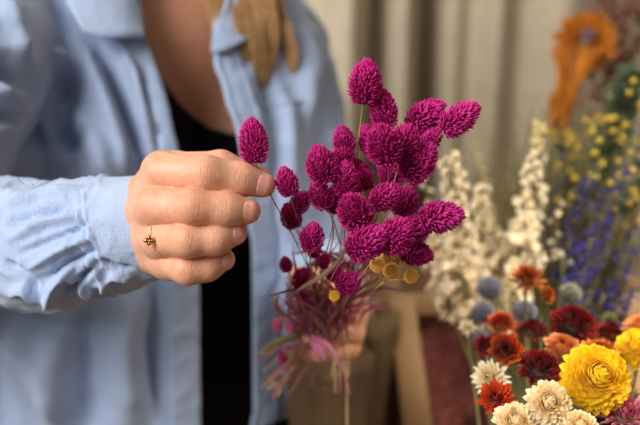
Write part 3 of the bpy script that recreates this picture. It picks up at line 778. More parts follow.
# the stem held between the fingers
base = P(255.5, 163, .506); ax = (RIGHT * -.10 + UP).normalized(); L_ = .0243
foot = P(322, 330, .655)
e = empty('canary_grass', foot, 'single magenta spike held up between index finger and thumb', 'dried flower', GRP)
ho = bpy.data.objects.new('flower_head', SPIKES['slim'][0]); col.objects.link(ho); ho.parent = e; ho.location = base - foot; ho.scale = (L_, L_, L_); ho.rotation_euler = ax.to_track_quat('Z', 'Y').to_euler()
mb = MB(); tube(mb, catmull([base + ax * .001, P(258, 171, .5075), P(263, 182, .5088), P(271, 196, .511), P(283, 218, .525), P(300, 250, .56), P(316, 290, .61), foot], 8), .00034, 6); mb.build('stem', M_MSTEM, e)
# loose leaf blades named by what one can see
M_PALE = petal_mat('pale_leaf', [(0, srgb(170, 130, 120)), (1, srgb(214, 186, 160))], .3, .7)
M_OLIVE = petal_mat('olive_leaf', [(0, srgb(120, 110, 66)), (1, srgb(160, 146, 96))], .3, .7)
for label, mat, w, tw, pts in [
 ('long pale twisted leaf curling across the front of the stems', M_PALE, .0030, 1.5, [(345, 248, .55), (338, 262, .545), (322, 276, .545), (303, 287, .55), (295, 293, .552)]),
 ('mauve leaf with curled tip hanging below the binding hand', M_PINK, .0042, 2.2, [(312, 335, .60), (322, 342, .585), (330, 348, .58), (337, 360, .58), (343, 373, .582)]),
 ('bright pink leaf cup hanging beside the mauve curled leaf', M_PINK, .0085, .4, [(311, 338, .60), (317, 345, .592), (322, 352, .59), (326, 360, .59)]),
 ('pale upright curved leaf left of the binding hand', M_PALE, .0048, .6, [(300, 325, .64), (285, 318, .64), (276, 305, .64), (272, 290, .64)]),
 ('olive leaf splayed out flat to the left of the hand', M_OLIVE, .0050, .8, [(312, 325, .65), (295, 335, .65), (276, 343, .65), (258, 352, .65)]),
 ('brown leaf crossing the dense stems below the heads', M_PALE, .0022, 1.8, [(330, 300, .60), (322, 280, .585), (325, 262, .57), (340, 240, .56)]),
 ('dark mauve leaf leaning left between the low spikes', M_MLEAF, .0026, 1.8, [(322, 315, .62), (305, 295, .60), (296, 270, .58), (292, 245, .57)]),
 ('mauve leaf leaning right behind the yellow buttons', M_MLEAF, .0026, 1.2, [(340, 312, .63), (352, 296, .61), (370, 282, .60), (388, 276, .60)]),
 ('broad shaded leaf standing among the stems', M_MLEAF2, .0040, 1.0, [(330, 322, .635), (318, 300, .62), (314, 280, .60), (308, 262, .59)])]:
    mb = MB(); leafblade(mb, [P(*q) for q in pts], w, .3, .9, tw, 40); o = mb.build('dried_leaf', mat); tagit(o, label, 'leaf', 'loose leaves in the bouquet'); solid(o, .00012)
# dense bits of sheath just over the hand
for k in range(64):
    x0 = fr.uniform(300, 350); p0 = P(x0, fr.uniform(312, 345), fr.uniform(.615, .645)); x1 = x0 + fr.uniform(-36, 20); p1 = P(x1, fr.uniform(268, 312), fr.uniform(.58, .62))
    mb = MB(); mid = p0.lerp(p1, .5) + RIGHT * fr.uniform(-.008, .008); leafblade(mb, [p0, mid, p1], fr.uniform(.0010, .0028), fr.uniform(0, .5), fr.uniform(.3, 1), fr.uniform(-2, 2), 16)
    o = mb.build('dried_leaf', M_MLEAF if k % 3 else M_MLEAF2); tagit(o, 'narrow dull mauve leaf sheath massed with others over the binding hand', 'leaf', 'leaf sheaths massed over the hand')
for k, (x, y, lab) in enumerate(((277, 325, 'pink bud at the left edge of the leaves'), (291, 327, 'salmon bud beside the pink bud'))):
    mb = MB(); c = P(x, y, .625); lathe(mb, [(.0001, -.005)] + [(.0042 * math.sin(a) ** .8, -.005 * math.cos(a)) for a in np.linspace(.25, PI - .1, 9)], c, 14, .2); tube(mb, [c, P(305, 322, .64), P(325, 326, .655)], .0004, 5)
    o = mb.build('dried_bud', M_PINK); tagit(o, lab, 'bud')
# ------------------------------------------------------------------ yellow buttons
M_BUTTON = petal_mat('tansy_button', [(0, srgb(150, 96, 34)), (.6, srgb(206, 148, 62)), (1, srgb(226, 176, 88))], .1, .85, 300, .5)
M_BALL = petal_mat('yellow_ball', [(0, srgb(196, 140, 20)), (1, srgb(230, 184, 60))], .1, .85, 400, .5)
def button(center, R, nrm, parent, seed, flat=.62, mat=None, name='flower_head'):
    r = random.Random(seed); mb = MB(); q = nrm.to_track_quat('Z', 'Y').to_matrix()
    prof = [(.001, -flat), (.55, -flat * .9), (.92, -.30), (1.0, 0.0), (.95, .16), (.84, .25), (.64, .29), (.42, .27), (.24, .24), (.12, .24), (.001, .26)]
    n = 26; V = []
    for pr, pz in prof:
        for k in range(n):
            a = 2 * PI * k / n; j = 1 + .05 * math.sin(a * 9 + pr * 20) + r.uniform(-.02, .02); V.append(Vector(center) + q @ Vector((pr * R * j * math.cos(a), pr * R * j * math.sin(a), pz * R + r.uniform(-.03, .03) * R)))
    F = [(i * n + k, i * n + (k + 1) % n, (i + 1) * n + (k + 1) % n, (i + 1) * n + k) for i in range(len(prof) - 1) for k in range(n)]
    mb.add(V, F, [.15 if i < 2 else (.9 if 2 < i < 6 else .35) for i in range(len(prof)) for k in range(n)])
    for k in range(60):                               # crumbly florets on the face
        rr = math.sqrt(r.random()) * .85; a = r.uniform(0, 6.28); z = float(np.interp(rr, [0, .3, .5, .8, 1], [.25, .25, .28, .26, .1]))
        c = Vector(center) + q @ Vector((rr * R * math.cos(a), rr * R * math.sin(a), z * R)); s = R * .085
        mb.add([c + q @ Vector(v) * s for v in ((1, 0, 0), (-1, 0, 0), (0, 1, 0), (0, -1, 0), (0, 0, 1.2), (0, 0, -1))], [(0, 2, 4), (2, 1, 4), (1, 3, 4), (3, 0, 4), (2, 0, 5), (1, 2, 5), (3, 1, 5), (0, 3, 5)], r.uniform(.3, 1))
    return mb.build(name, mat or M_BUTTON, parent)
e = empty('tansy_sprig', BIND, 'sprig of four flat tan yellow button heads below the magenta heads', 'dried flower')
hub = P(384, 282, .530)
for k, (x, y, r, d, nx, ny) in enumerate(((390, 259, 10.5, .507, .1, .7), (378, 265, 8.5, .503, -.3, -.1), (391, 270.5, 8.5, .500, .1, -.2), (411, 276, 8, .503, .1, .05))):
    c = P(x, y, d); nn = (-FWD + RIGHT * nx + UP * ny).normalized(); button(c, r * d / FX, nn, e, 40 + k)
    mb = MB(); tube(mb, catmull([c - nn * .002, c - nn * .005 - UP * .002, hub.lerp(c, .3), hub], 6), .0004, 6); mb.build('stem', M_PSTEM, e)
mb = MB(); tube(mb, catmull([hub, P(362, 300, .59), BIND, P(346, 372, .67), P(347, 432, .67)], 8), [.0006] * 33, 6); mb.build('stem', M_PSTEM, e)
e = empty('billy_button', BIND, 'single small bright yellow ball low in the bouquet', 'dried flower')
c = P(334.5, 296, .54); button(c, .0034, (-FWD + UP * .3).normalized(), e, 77, .9, M_BALL); mb = MB(); tube(mb, catmull([c, P(336, 306, .58), BIND], 6), .0004, 6); mb.build('stem', M_PSTEM, e)
# ================================================================== strawflowers
M_GSTEM = simple('dry_green_stem', [(.3, srgb(104, 104, 60)), (.7, srgb(140, 134, 84))], 50, .7)
def petal(mb, c, q, phi, r0, z0, el, ln, w, curl, cup, tip, t0, t1, nl=7, roll=0.0, rr=None):
    """one curved petal; q: flower frame; el: starting elevation, curl: change of elevation along the petal"""
    V = []; T = []; cols = (-1, -.5, 0, .5, 1); rad = Vector((math.cos(phi), math.sin(phi), 0)); tan = Vector((-math.sin(phi), math.cos(phi), 0)); p = rad * r0 + Vector((0, 0, z0))
    for i in range(nl + 1):
        s = i / nl; e = el + curl * s; d = rad * math.cos(e) + Vector((0, 0, 1)) * math.sin(e); nn = -rad * math.sin(e) + Vector((0, 0, 1)) * math.cos(e)
        wd = w * .5 * (min(1, .45 + 1.3 * s)) * (max(0, 1 - s ** tip)) ** .75 + w * .01
        for k in cols:
            tt = tan * math.cos(roll) + nn * math.sin(roll)
            v = p + tt * k * wd + nn * cup * wd * (k * k); V.append(c + q @ v); T.append(t0 + (t1 - t0) * s + (.08 * abs(k)))
        p = p + d * (ln / nl)
    m = len(cols); F = [(i * m + k, i * m + k + 1, (i + 1) * m + k + 1, (i + 1) * m + k) for i in range(nl) for k in range(m - 1)]
    mb.add(V, F, T)
def straw(label, px, py, d, Rpx, nrm, mat, n=90, e_out=5, e_in=80, r_in=.10, r_out=.42, l_in=.35, l_out=.62, w=.30, curl_out=-20, curl_in=60, cup=.35, tip=3.0, tin=(0, .3), tout=(.4, 1), cat='flower', name='strawflower', group='dried strawflowers in the front bucket', disc=None, dz=.25, seed=1, foot=None, green=None, discr=.16):
    r = random.Random(seed); c = P(px, py, d); R = Rpx * d / FX; nv = (RIGHT * nrm[0] + UP * nrm[1] - FWD * nrm[2]).normalized(); q = nv.to_track_quat('Z', 'Y').to_matrix()
    ft = foot or Vector((.155 + .20 * (c.x - .15), .545 + .25 * (c.y - .56), .775)); e = empty(name, ft, label, cat, group); e['kind'] = 'thing'
    mb = MB(); c0 = c - nv * R * .30
    for i in range(n):
        g = 1 - (i + .5) / n; g = g ** .85                          # 1 = outermost
        phi = i * 2.39996 + r.uniform(-.12, .12); j = r.uniform(.9, 1.1)
        el = math.radians(e_in + (e_out - e_in) * g + r.uniform(-7, 7)); cu = math.radians(curl_in + (curl_out - curl_in) * g + r.uniform(-10, 10))
        petal(mb, c0, q, phi, R * (r_in + (r_out - r_in) * g), R * dz * (1 - g) , el, R * (l_in + (l_out - l_in) * g) * j, R * w * r.uniform(.85, 1.15), cu, cup, tip, tin[0] + (tout[0] - tin[0]) * g + r.uniform(-.06, .06), tin[1] + (tout[1] - tin[1]) * g + r.uniform(-.08, .08), roll=r.uniform(-.2, .2))
    mb.build('petals', mat, e)
    mb = MB(); rr = R * discr; cc = c0 + nv * R * dz * .9
    for k in range(70):
        t = (k + .5) / 70; a = k * 2.39996; rad = rr * math.sqrt(t); b = cc + q @ Vector((rad * math.cos(a), rad * math.sin(a), 0)); tp = b + q @ Vector((math.cos(a) * rad * .2, math.sin(a) * rad * .2, R * (.22 - .08 * t))); s = rr * .12
        mb.add([b + q @ Vector((s, 0, 0)), b + q @ Vector((-s * .5, s * .8, 0)), b + q @ Vector((-s * .5, -s * .8, 0)), tp], [(0, 1, 3), (1, 2, 3), (2, 0, 3)], .3 + .5 * r.random())
    mb.build('flower_centre', disc or M_DISC, e)
    mb = MB(); prof = [(.001, -.12), (.16, -.10), (.30, 0), (.36, .12), (.28, .22)]
    V = MB(); lathe(V, [(a * R, b * R) for a, b in prof], (0, 0, 0), 20); mb.add([c0 + q @ Vector(v) for v in V.V], V.F)
    tube(mb, catmull([c0 - nv * R * .1, c0 - nv * R * .5 - Vector((0, 0, R * .6)), c0.lerp(ft, .4) - nv * R * .2, ft], 8), .0011, 6); mb.build('stem', M_GSTEM, e)
    return e
M_DISC = petal_mat('straw_disc', [(0, srgb(120, 110, 30)), (1, srgb(190, 150, 50))], .1, .8, 300)
M_DISCD = petal_mat('dark_disc', [(0, srgb(50, 14, 12)), (1, srgb(110, 30, 16))], .05, .8, 300)
M_YEL = petal_mat('yellow_petal', [(0, srgb(255, 204, 24)), (.5, srgb(255, 222, 44)), (1, srgb(255, 212, 30))], .32, .4, 80, .15)
M_CREAM = petal_mat('cream_petal', [(0, srgb(242, 206, 150)), (.5, srgb(250, 226, 176)), (1, srgb(255, 240, 206))], .25, .42, 80, .2)
M_WHITE = petal_mat('ivory_petal', [(0, srgb(240, 220, 170)), (1, srgb(250, 240, 214))], .25, .45, 80, .2)
M_RUST = petal_mat('rust_petal', [(0, srgb(110, 24, 14)), (.5, srgb(176, 52, 20)), (1, srgb(226, 110, 40))], .22, .35, 80, .25)
M_ORNG = petal_mat('orange_red_petal', [(0, srgb(150, 34, 12)), (.5, srgb(206, 66, 20)), (1, srgb(220, 90, 34))], .22, .38, 80, .25)
M_MAR = petal_mat('maroon_petal', [(0, srgb(70, 8, 12)), (.6, srgb(120, 16, 18)), (1, srgb(160, 40, 26))], .2, .32, 80, .25)
M_PEACH = petal_mat('peach_petal', [(0, srgb(190, 90, 40)), (.5, srgb(226, 140, 70)), (1, srgb(240, 180, 120))], .22, .4, 80, .25)
M_AMB = petal_mat('amber_petal', [(0, srgb(120, 40, 10)), (.5, srgb(196, 92, 20)), (1, srgb(236, 150, 60))], .22, .4, 80, .25)
M_PNK = petal_mat('rose_petal', [(0, srgb(150, 40, 70)), (.5, srgb(200, 96, 120)), (1, srgb(236, 180, 176))], .22, .4, 80, .25)
straw('large open bright yellow strawflower facing the viewer', 599, 376, .520, 38, (.02, .42, 1), M_YEL, 240, -22, 66, .03, .56, .34, .46, .30, 14, 92, .30, 6.0, (.0, .3), (.4, 1), seed=2, dz=.50, discr=.06)
straw('yellow strawflower cropped at the picture edge behind the large yellow one', 636, 345, .585, 24, (-.4, .7, .8), M_YEL, 130, -16, 80, .05, .52, .34, .48, .32, 10, 60, .3, 6, seed=3, dz=.45)
straw('peach orange strawflower topmost at the right edge', 640, 325, .63, 20, (-.3, .9, .6), M_PEACH, 80, 5, 80, seed=4)
straw('cream strawflower with closed incurved centre beside the large yellow one', 550, 402, .500, 25, (.05, .45, 1), M_CREAM, 110, -8, 84, .12, .46, .50, .56, .34, -10, 66, .38, 4.0, (.1, .5), (.5, 1), seed=5, dz=.34, discr=.12)
straw('cream strawflower at the bottom edge left of the closed one', 517, 420, .497, 26, (.0, .75, .8), M_CREAM, 130, -8, 84, .08, .48, .40, .52, .30, 4, 50, .35, 4.5, (.2, .6), (.5, 1), seed=6)
straw('cream strawflower at the bottom edge under the large yellow one', 582, 424, .495, 21, (.1, .8, .8), M_CREAM, 110, -8, 84, w=.32, tip=4.5, seed=7)
straw('orange red strawflower with pointed upright petals at the left of the bunch', 496, 397, .520, 21, (-.25, .45, 1), M_ORNG, 90, 12, 80, .08, .38, .5, .64, .30, 10, 20, .3, 2.0, (.0, .5), (.2, .8), seed=8, disc=M_DISCD)
straw('ivory strawflower behind the pointed orange red one', 489, 377, .560, 22, (-.5, .3, .8), M_WHITE, 80, 0, 80, .1, .4, .4, .62, .24, -6, 30, .35, 2.4, seed=9)
straw('rust strawflower cup with dark centre, facing the viewer', 506, 349, .560, 19, (-.1, .35, 1), M_RUST, 70, 28, 74, .16, .52, .34, .58, .40, 12, 34, .45, 5, (.0, .1), (.4, 1), seed=10, disc=M_DISCD, discr=.2)
straw('dark maroon strawflower in the middle of the bunch', 541, 366, .555, 26, (.0, .75, .8), M_MAR, 130, 8, 80, .08, .42, .42, .60, .21, -6, 30, .3, 2.2, (.0, .4), (.1, .8), seed=11, disc=M_DISCD)
straw('small rust red strawflower highest at the left of the bunch', 501, 322, .610, 17, (-.1, .75, .7), M_RUST, 60, 14, 76, tip=3.4, seed=12, disc=M_DISCD)
straw('flat maroon strawflower seen from the side between two rust ones', 532, 327, .620, 20, (.0, .95, .35), M_MAR, 70, 8, 76, tip=2.4, seed=13, disc=M_DISCD)
straw('big maroon strawflower at the top centre of the bunch', 575, 322, .610, 27, (.05, .75, .8), M_MAR, 130, 4, 80, .08, .46, .42, .54, .32, 4, 34, .35, 3.2, (.0, .4), (.1, .9), seed=14, disc=M_DISCD)
straw('orange strawflower cup below the big maroon one', 563, 345, .580, 20, (.0, .8, .6), M_PEACH, 75, 14, 76, .14, .5, .36, .54, .42, 6, 30, .4, 4, (.0, .2), (.2, 1), seed=15, disc=M_DISCD)
straw('dark red strawflower at right, behind the yellow ones', 612, 330, .640, 22, (.1, .95, .4), M_MAR, 60, 6, 76, seed=16, disc=M_DISCD)
straw('amber strawflower half hidden behind the large yellow one', 601, 350, .575, 24, (.1, .95, .5), M_AMB, 70, 8, 76, tip=3.4, seed=17, disc=M_DISCD)
straw('amber and rust strawflower standing high above the bunch', 527, 277, .640, 20, (-.1, .7, .7), M_AMB, 60, 16, 76, .12, .42, .4, .62, .24, 4, 30, .35, 3.0, (.0, .2), (.2, 1), seed=18, disc=M_DISCD)
straw('small amber strawflower just below the high one', 548, 294, .645, 12, (.5, .4, .7), M_AMB, 44, 20, 70, .12, .42, .4, .62, .3, 4, 30, seed=19, disc=M_DISCD)
straw('rose pink strawflower at the bottom right corner', 626, 412, .520, 30, (-.2, .85, .7), M_PNK, 100, 0, 82, .08, .42, .42, .6, .16, 6, 30, .3, 2.6, (.0, .5), (.2, 1), seed=20)
straw('deep maroon strawflower tucked under the rose pink one', 604, 412, .535, 20, (-.1, .8, .8), M_MAR, 70, 5, 80, seed=21, disc=M_DISCD)
straw('dark plum strawflower in shade at the left edge of the bunch', 484, 345, .640, 14, (-.4, .4, .8), M_MAR, 50, 10, 76, seed=22, disc=M_DISCD)
straw('small ivory flower standing alone at the far left', 467, 327, .66, 10, (-.3, .3, .8), M_WHITE, 40, 20, 80, seed=23, group=None)
# ---- globe thistles and a scabious pod
M_THIS = petal_mat('globe_thistle', [(0, srgb(84, 84, 96)), (1, srgb(166, 162, 174))], .1, .8, 200)
M_POD = petal_mat('seed_pod', [(0, srgb(110, 108, 90)), (1, srgb(190, 186, 160))], .15, .8, 200)
def globe(label, px, py, d, Rpx, mat, seed, name='globe_thistle', group='blue grey globe thistles above the strawflowers'):
    r = random.Random(seed); c = P(px, py, d); R = Rpx * d / FX; ft = Vector((.205 + .2 * (c.x - .15), .815, .79)); e = empty(name, ft, label, 'dried flower', group); e['kind'] = 'thing'
    mb = MB(); lathe(mb, [(max(.0001, R * .72 * math.sin(a)), -R * .72 * math.cos(a)) for a in np.linspace(0, PI, 10)], c, 16, .1)
    for k in range(260):
        z = 1 - 2 * (k + .5) / 260; a = k * 2.39996; u = Vector((math.sqrt(1 - z * z) * math.cos(a), math.sqrt(1 - z * z) * math.sin(a), z)); s = u.orthogonal().normalized(); t = u.cross(s); b = c + u * R * .68; w = R * .055; tp = c + u * R * r.uniform(.92, 1.06)
        mid = c + u * R * .88
        mb.add([b + s * w, b - s * w * .5 + t * w, b - s * w * .5 - t * w, tp, mid + s * w * 1.2, mid - s * w * .6 + t * w, mid - s * w * .6 - t * w], [(0, 1, 5, 4), (1, 2, 6, 5), (2, 0, 4, 6), (4, 5, 3), (5, 6, 3), (6, 4, 3)], [.1] * 3 + [1] + [.6] * 3)
    mb.build('flower_head', mat, e); mb = MB(); tube(mb, catmull([c, c.lerp(ft, .5) + RIGHT * .01, ft], 8), .001, 6); mb.build('stem', M_GSTEM, e)
globe('globe thistle below the white larkspur, left of the high amber strawflower', 489, 288, .70, 13, M_THIS, 1)
globe('globe thistle lower left, above the plum strawflower', 483, 312, .69, 12, M_THIS, 2)
globe('globe thistle between the small rust and flat maroon strawflowers', 525, 312, .68, 13, M_THIS, 3)
globe('dull small globe thistle lowest at the left edge', 481, 338, .70, 9, M_THIS, 4)
globe('pale grey round seed pod above the big maroon strawflower', 570, 294, .68, 12, M_POD, 5, 'seed_pod', None)
# ================================================================== tall dried flowers behind
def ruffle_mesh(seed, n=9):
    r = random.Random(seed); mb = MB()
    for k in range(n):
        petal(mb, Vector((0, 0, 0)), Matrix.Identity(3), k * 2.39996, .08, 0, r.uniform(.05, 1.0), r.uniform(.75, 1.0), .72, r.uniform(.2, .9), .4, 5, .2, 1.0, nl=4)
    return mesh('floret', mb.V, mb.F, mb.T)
def copies(meshes, mat):
    for m in meshes: m.materials.clear(); m.materials.append(mat); m.shade_smooth()
    return meshes
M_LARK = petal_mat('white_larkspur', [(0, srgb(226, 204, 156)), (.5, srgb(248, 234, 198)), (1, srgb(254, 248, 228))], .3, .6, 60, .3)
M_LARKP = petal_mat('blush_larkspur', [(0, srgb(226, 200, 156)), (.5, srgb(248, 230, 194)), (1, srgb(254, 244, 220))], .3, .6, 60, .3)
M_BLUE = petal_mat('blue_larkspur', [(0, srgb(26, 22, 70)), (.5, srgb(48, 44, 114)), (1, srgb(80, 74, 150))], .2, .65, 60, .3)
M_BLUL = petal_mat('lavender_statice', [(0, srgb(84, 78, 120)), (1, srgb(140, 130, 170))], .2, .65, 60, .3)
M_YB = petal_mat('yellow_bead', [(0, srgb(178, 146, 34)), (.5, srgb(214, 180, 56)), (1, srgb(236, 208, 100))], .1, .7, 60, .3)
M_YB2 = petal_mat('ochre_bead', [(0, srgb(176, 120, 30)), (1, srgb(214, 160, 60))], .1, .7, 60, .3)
M_LF = petal_mat('dark_green_leaf', [(0, srgb(40, 56, 38)), (1, srgb(76, 90, 60))], .2, .6, 60, .3)
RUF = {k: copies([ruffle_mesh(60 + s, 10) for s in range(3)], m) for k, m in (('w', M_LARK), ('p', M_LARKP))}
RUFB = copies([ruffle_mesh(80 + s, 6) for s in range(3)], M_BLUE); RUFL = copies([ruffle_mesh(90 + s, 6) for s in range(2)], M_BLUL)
def bead_mesh(seed):
    r = random.Random(seed); mb = MB(); lathe(mb, [(.02, -1)] + [(math.sin(a) * (1 + .05 * math.sin(5 * a)), -math.cos(a)) for a in np.linspace(.3, PI - .25, 8)] + [(.02, .85)], (0, 0, 0), 12, .3)
    for k in range(24):
        a = k * 2.39996; rr = math.sqrt((k + .5) / 24) * .7; b = Vector((rr * math.cos(a), rr * math.sin(a), math.sqrt(1 - rr * rr) * .9)); mb.add([b + Vector((.12, 0, 0)), b + Vector((-.08, .1, 0)), b + Vector((-.08, -.1, 0)), b * 1.2], [(0, 1, 3), (1, 2, 3), (2, 0, 3)], .9)
    return mesh('bead', mb.V, mb.F, mb.T)
M_CB = petal_mat('cream_bud', [(0, srgb(176, 156, 96)), (1, srgb(226, 212, 160))], .15, .7)
BEAD = {'c': copies([bead_mesh(5)], M_CB), 'y': copies([bead_mesh(1), bead_mesh(2)], M_YB), 'o': copies([bead_mesh(3)], M_YB2)}
def place(name, me, loc, size, direction, parent, r):
    o = bpy.data.objects.new(name, me); col.objects.link(o); o.parent = parent; o.location = loc - parent.location; o.scale = (size,) * 3
    q = direction.to_track_quat('Z', 'Y') @ Matrix.Rotation(r.uniform(0, 6.28), 3, 'Z').to_quaternion(); o.rotation_euler = q.to_euler(); return o
def spire(name, label, cat, group, path, d, w0, w1, n, size, meshes, seed, foot, bud=None, part='floret', stemmat=None, srad=.0016, ftop=0.0, leaves=0, shrink=.55):
    """stalk following the picture path (bottom to top); n florets on short stalklets along its upper part"""
    r = random.Random(seed); pts = [P(x, y, dd) for x, y, dd in [(p[0], p[1], p[2] if len(p) > 2 else d) for p in path]]; full = [foot] + pts; c = catmull(full, 10); m = len(c); i0 = 10
    e = empty(name, foot, label, cat, group); e['kind'] = 'thing'; mb = MB(); tube(mb, c, [srad * (1 - .7 * i / m) for i in range(m)], 6)
    items = []
    for k in range(n):
        t = (k + .5) / n; f = i0 + t * (m - 1 - i0); i = min(int(f), m - 2); p = c[i].lerp(c[i + 1], f - i); ax = (c[i + 1] - c[i]).normalized()
        a = k * 2.39996 + r.uniform(-.5, .5); u = ax.orthogonal().normalized(); v = ax.cross(u); o = u * math.cos(a) + v * math.sin(a); w = (w0 + (w1 - w0) * t) * d / FX * r.uniform(.15, 1.0)
        q = p + o * w + ax * w * .4; s = size * d / FX * (1 - shrink * t) * r.uniform(.8, 1.15); tube(mb, [p, p.lerp(q, .6) + ax * w * .1, q], srad * .35, 4)
        items.append((q, s, (o + ax * .5).normalized(), t))
    mb.build('stem', stemmat or M_GSTEM, e)
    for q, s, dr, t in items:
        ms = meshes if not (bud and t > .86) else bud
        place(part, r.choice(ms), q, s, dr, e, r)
    if leaves:
        lb = MB()
        for k in range(leaves):
            t = r.random(); i = int(i0 + t * (m - 2 - i0)); p = c[i]; dr = Vector((r.uniform(-1, 1), r.uniform(-1, 1), r.uniform(0, 1))).normalized() * .02; leafblade(lb, [p, p + dr * .6, p + dr * 1.2 + Vector((0, 0, -.004))], .008, 0, 1, 1, 8)
        lb.build('foliage', M_LF, e)
    return e
F0 = P(500, 470, .86)
def foot(k): return Vector((.20 + .014 * (k % 7), .80 + .016 * (k // 7), .79))
WG = 'white larkspur stalks standing behind the bouquet'
spire('larkspur', 'broad blush white larkspur stalk nearest the magenta heads', 'dried flower', WG, [(472, 330), (464, 270), (456, 205), (451, 158)], .74, 20, 9, 84, 13, RUF['p'], 1, foot(0))
spire('larkspur', 'cream larkspur stalk just right of the blush one', 'dried flower', WG, [(488, 330), (486, 270), (484, 220), (480, 188)], .80, 17, 6, 56, 12.5, RUF['w'], 2, foot(1))
spire('larkspur', 'tallest white larkspur with a thin budded tip, in the middle', 'dried flower', WG, [(512, 310), (522, 245), (532, 190), (540, 124)], .78, 26, 5, 96, 13, RUF['w'], 3, foot(2), bud=BEAD['c'], shrink=.72)
spire('larkspur', 'short larkspur low beside the lowest right magenta head', 'dried flower', WG, [(458, 330), (450, 295), (440, 262), (434, 238)], .76, 17, 10, 46, 13, RUF['p'], 4, foot(3))
spire('larkspur', 'cream larkspur low behind the globe thistles', 'dried flower', WG, [(504, 340), (502, 310), (500, 270), (505, 238)], .84, 18, 10, 52, 13, RUF['w'], 5, foot(4))
spire('larkspur', 'thin pale budding larkspur tip between the white ones', 'dried flower', WG, [(500, 260), (492, 210), (482, 170), (476, 142)], .95, 4, 1.5, 16, 3.6, BEAD['c'], 6, foot(5), shrink=.4)
spire('larkspur', 'faint budding larkspur just inside the right magenta heads', 'dried flower', WG, [(450, 260), (440, 225), (428, 195), (424, 178)], .80, 7, 3, 8, 5.5, RUF['p'], 7, foot(6), shrink=.3)
spire('larkspur', 'sparse white larkspur in front of the blue stalks', 'dried flower', WG, [(560, 290), (557, 260), (556, 230), (560, 200)], .80, 9, 5, 9, 7, RUF['w'], 8, foot(7), shrink=.4)
BG = 'blue larkspur stalks on the right'
for k, (lab, pth, d, w0, w1, n) in enumerate([
 ('blue larkspur stalk leaning right out of the white ones', [(560, 310), (566, 260), (576, 215), (590, 178)], .82, 15, 6, 34),
 ('dense blue larkspur stalk in the middle of the blue ones', [(580, 310), (590, 260), (606, 210), (626, 165)], .80, 16, 7, 40),
 ('blue larkspur with its tip high beside the white stalk', [(545, 290), (552, 240), (558, 195), (562, 150)], .90, 9, 4, 16),
 ('blue larkspur running off the right edge at mid height', [(596, 330), (612, 290), (630, 250), (652, 215)], .80, 12, 6, 22),
 ('short blue larkspur low over the seed pod', [(574, 320), (580, 290), (586, 262), (592, 238)], .76, 15, 10, 26),
 ('scattered blue larkspur lowest at the right edge', [(600, 345), (616, 315), (632, 298), (646, 286)], .78, 10, 7, 12)]):
    spire('larkspur', lab, 'dried flower', BG, pth, d, w0 * 1.15, w1 * 1.2, int(n * 1.5), 6.6, RUFB, 20 + k, foot(8 + k), shrink=.35, srad=.0012)
spire('statice', 'dull lavender statice rising at the right edge', 'dried flower', None, [(600, 260), (616, 210), (632, 165), (644, 120)], .92, 14, 8, 34, 6, RUFL, 31, foot(14), shrink=.2)
spire('statice', 'grey lavender statice mixed with leaves under the peach bloom', 'dried flower', None, [(598, 200), (606, 150), (616, 120), (622, 92)], .96, 14, 8, 20, 6, RUFL, 32, foot(15), shrink=.2, leaves=40)
YG = 'sprays of little yellow balls'
for k, (lab, pth, d, w0, w1, n, key) in enumerate([
 ('yellow ball spray highest at the right edge', [(600, 190), (618, 130), (628, 100), (636, 66)], .90, 24, 14, 26, 'y'),
 ('yellow ball spray fanning above the blue stalks', [(590, 230), (596, 180), (600, 150), (596, 118)], .88, 32, 18, 34, 'y'),
 ('yellow ball spray beside the tall white larkspur', [(560, 250), (568, 200), (566, 165), (560, 132)], .90, 26, 14, 28, 'y'),
 ('ochre ball spray low between white and blue stalks', [(556, 270), (560, 230), (568, 200), (574, 176)], .92, 26, 16, 22, 'o'),
 ('ochre ball spray sparse at the left of the yellow ones', [(530, 240), (528, 200), (530, 170), (534, 130)], .98, 22, 10, 9, 'o'),
 ('yellow ball spray cut by the right edge', [(610, 240), (628, 200), (640, 170), (652, 145)], .88, 20, 14, 22, 'y')]):
    spire('yellow_ball_spray', lab, 'dried flower', YG, pth, d, w0 * 1.35, w1 * 1.5, n, 3.0, BEAD[key], 40 + k, foot(16 + k), shrink=.1, srad=.0009, part='flower_ball', leaves=90 if k in (0,) else 10)
# fine olive grass haze among them: real blades, uncountable
gm = MB(); r = random.Random(3)
for k in range(420):
    x = r.uniform(505, 645); d = r.uniform(.86, 1.02); top = P(x + r.uniform(-30, 40), r.uniform(90, 230) + max(0, (560 - x)) * .8, d); b = Vector((.24 + r.uniform(-.06, .08), .92 + r.uniform(-.05, .05), .80))
    mid = b.lerp(top, .6) + Vector((r.uniform(-.02, .02), 0, 0)); tube(gm, catmull([b, mid, top], 4), [.0008] * 8 + [.0003], 3, r.random(), cap=False)
o = gm.build('dried_grass', simple('olive_grass', [(.3, srgb(84, 78, 42)), (.7, srgb(118, 106, 60))], 30, .8)); tagit(o, 'thin olive dried grass massed behind the yellow sprays', 'grass', None, 'stuff')
gm = MB()
for k in range(240):
    a = r.uniform(-.9, .9); top = P(498 + a * 50 + r.uniform(-8, 8), 165 + abs(a) * 40 + r.uniform(-22, 30), 1.12); b = Vector((.235 + r.uniform(-.03, .03), 1.04 + r.uniform(-.02, .02), .79)); tube(gm, catmull([b, b.lerp(top, .6) + RIGHT * a * .02, top], 4), [.0007] * 8 + [.0002], 3, r.random(), cap=False)
o = gm.build('feather_grass', simple('feather_grass', [(.3, srgb(140, 124, 84)), (.7, srgb(164, 148, 104))], 30, .9)); tagit(o, 'wispy grey green feather grass between white larkspurs and curtain', 'grass', None, 'stuff')
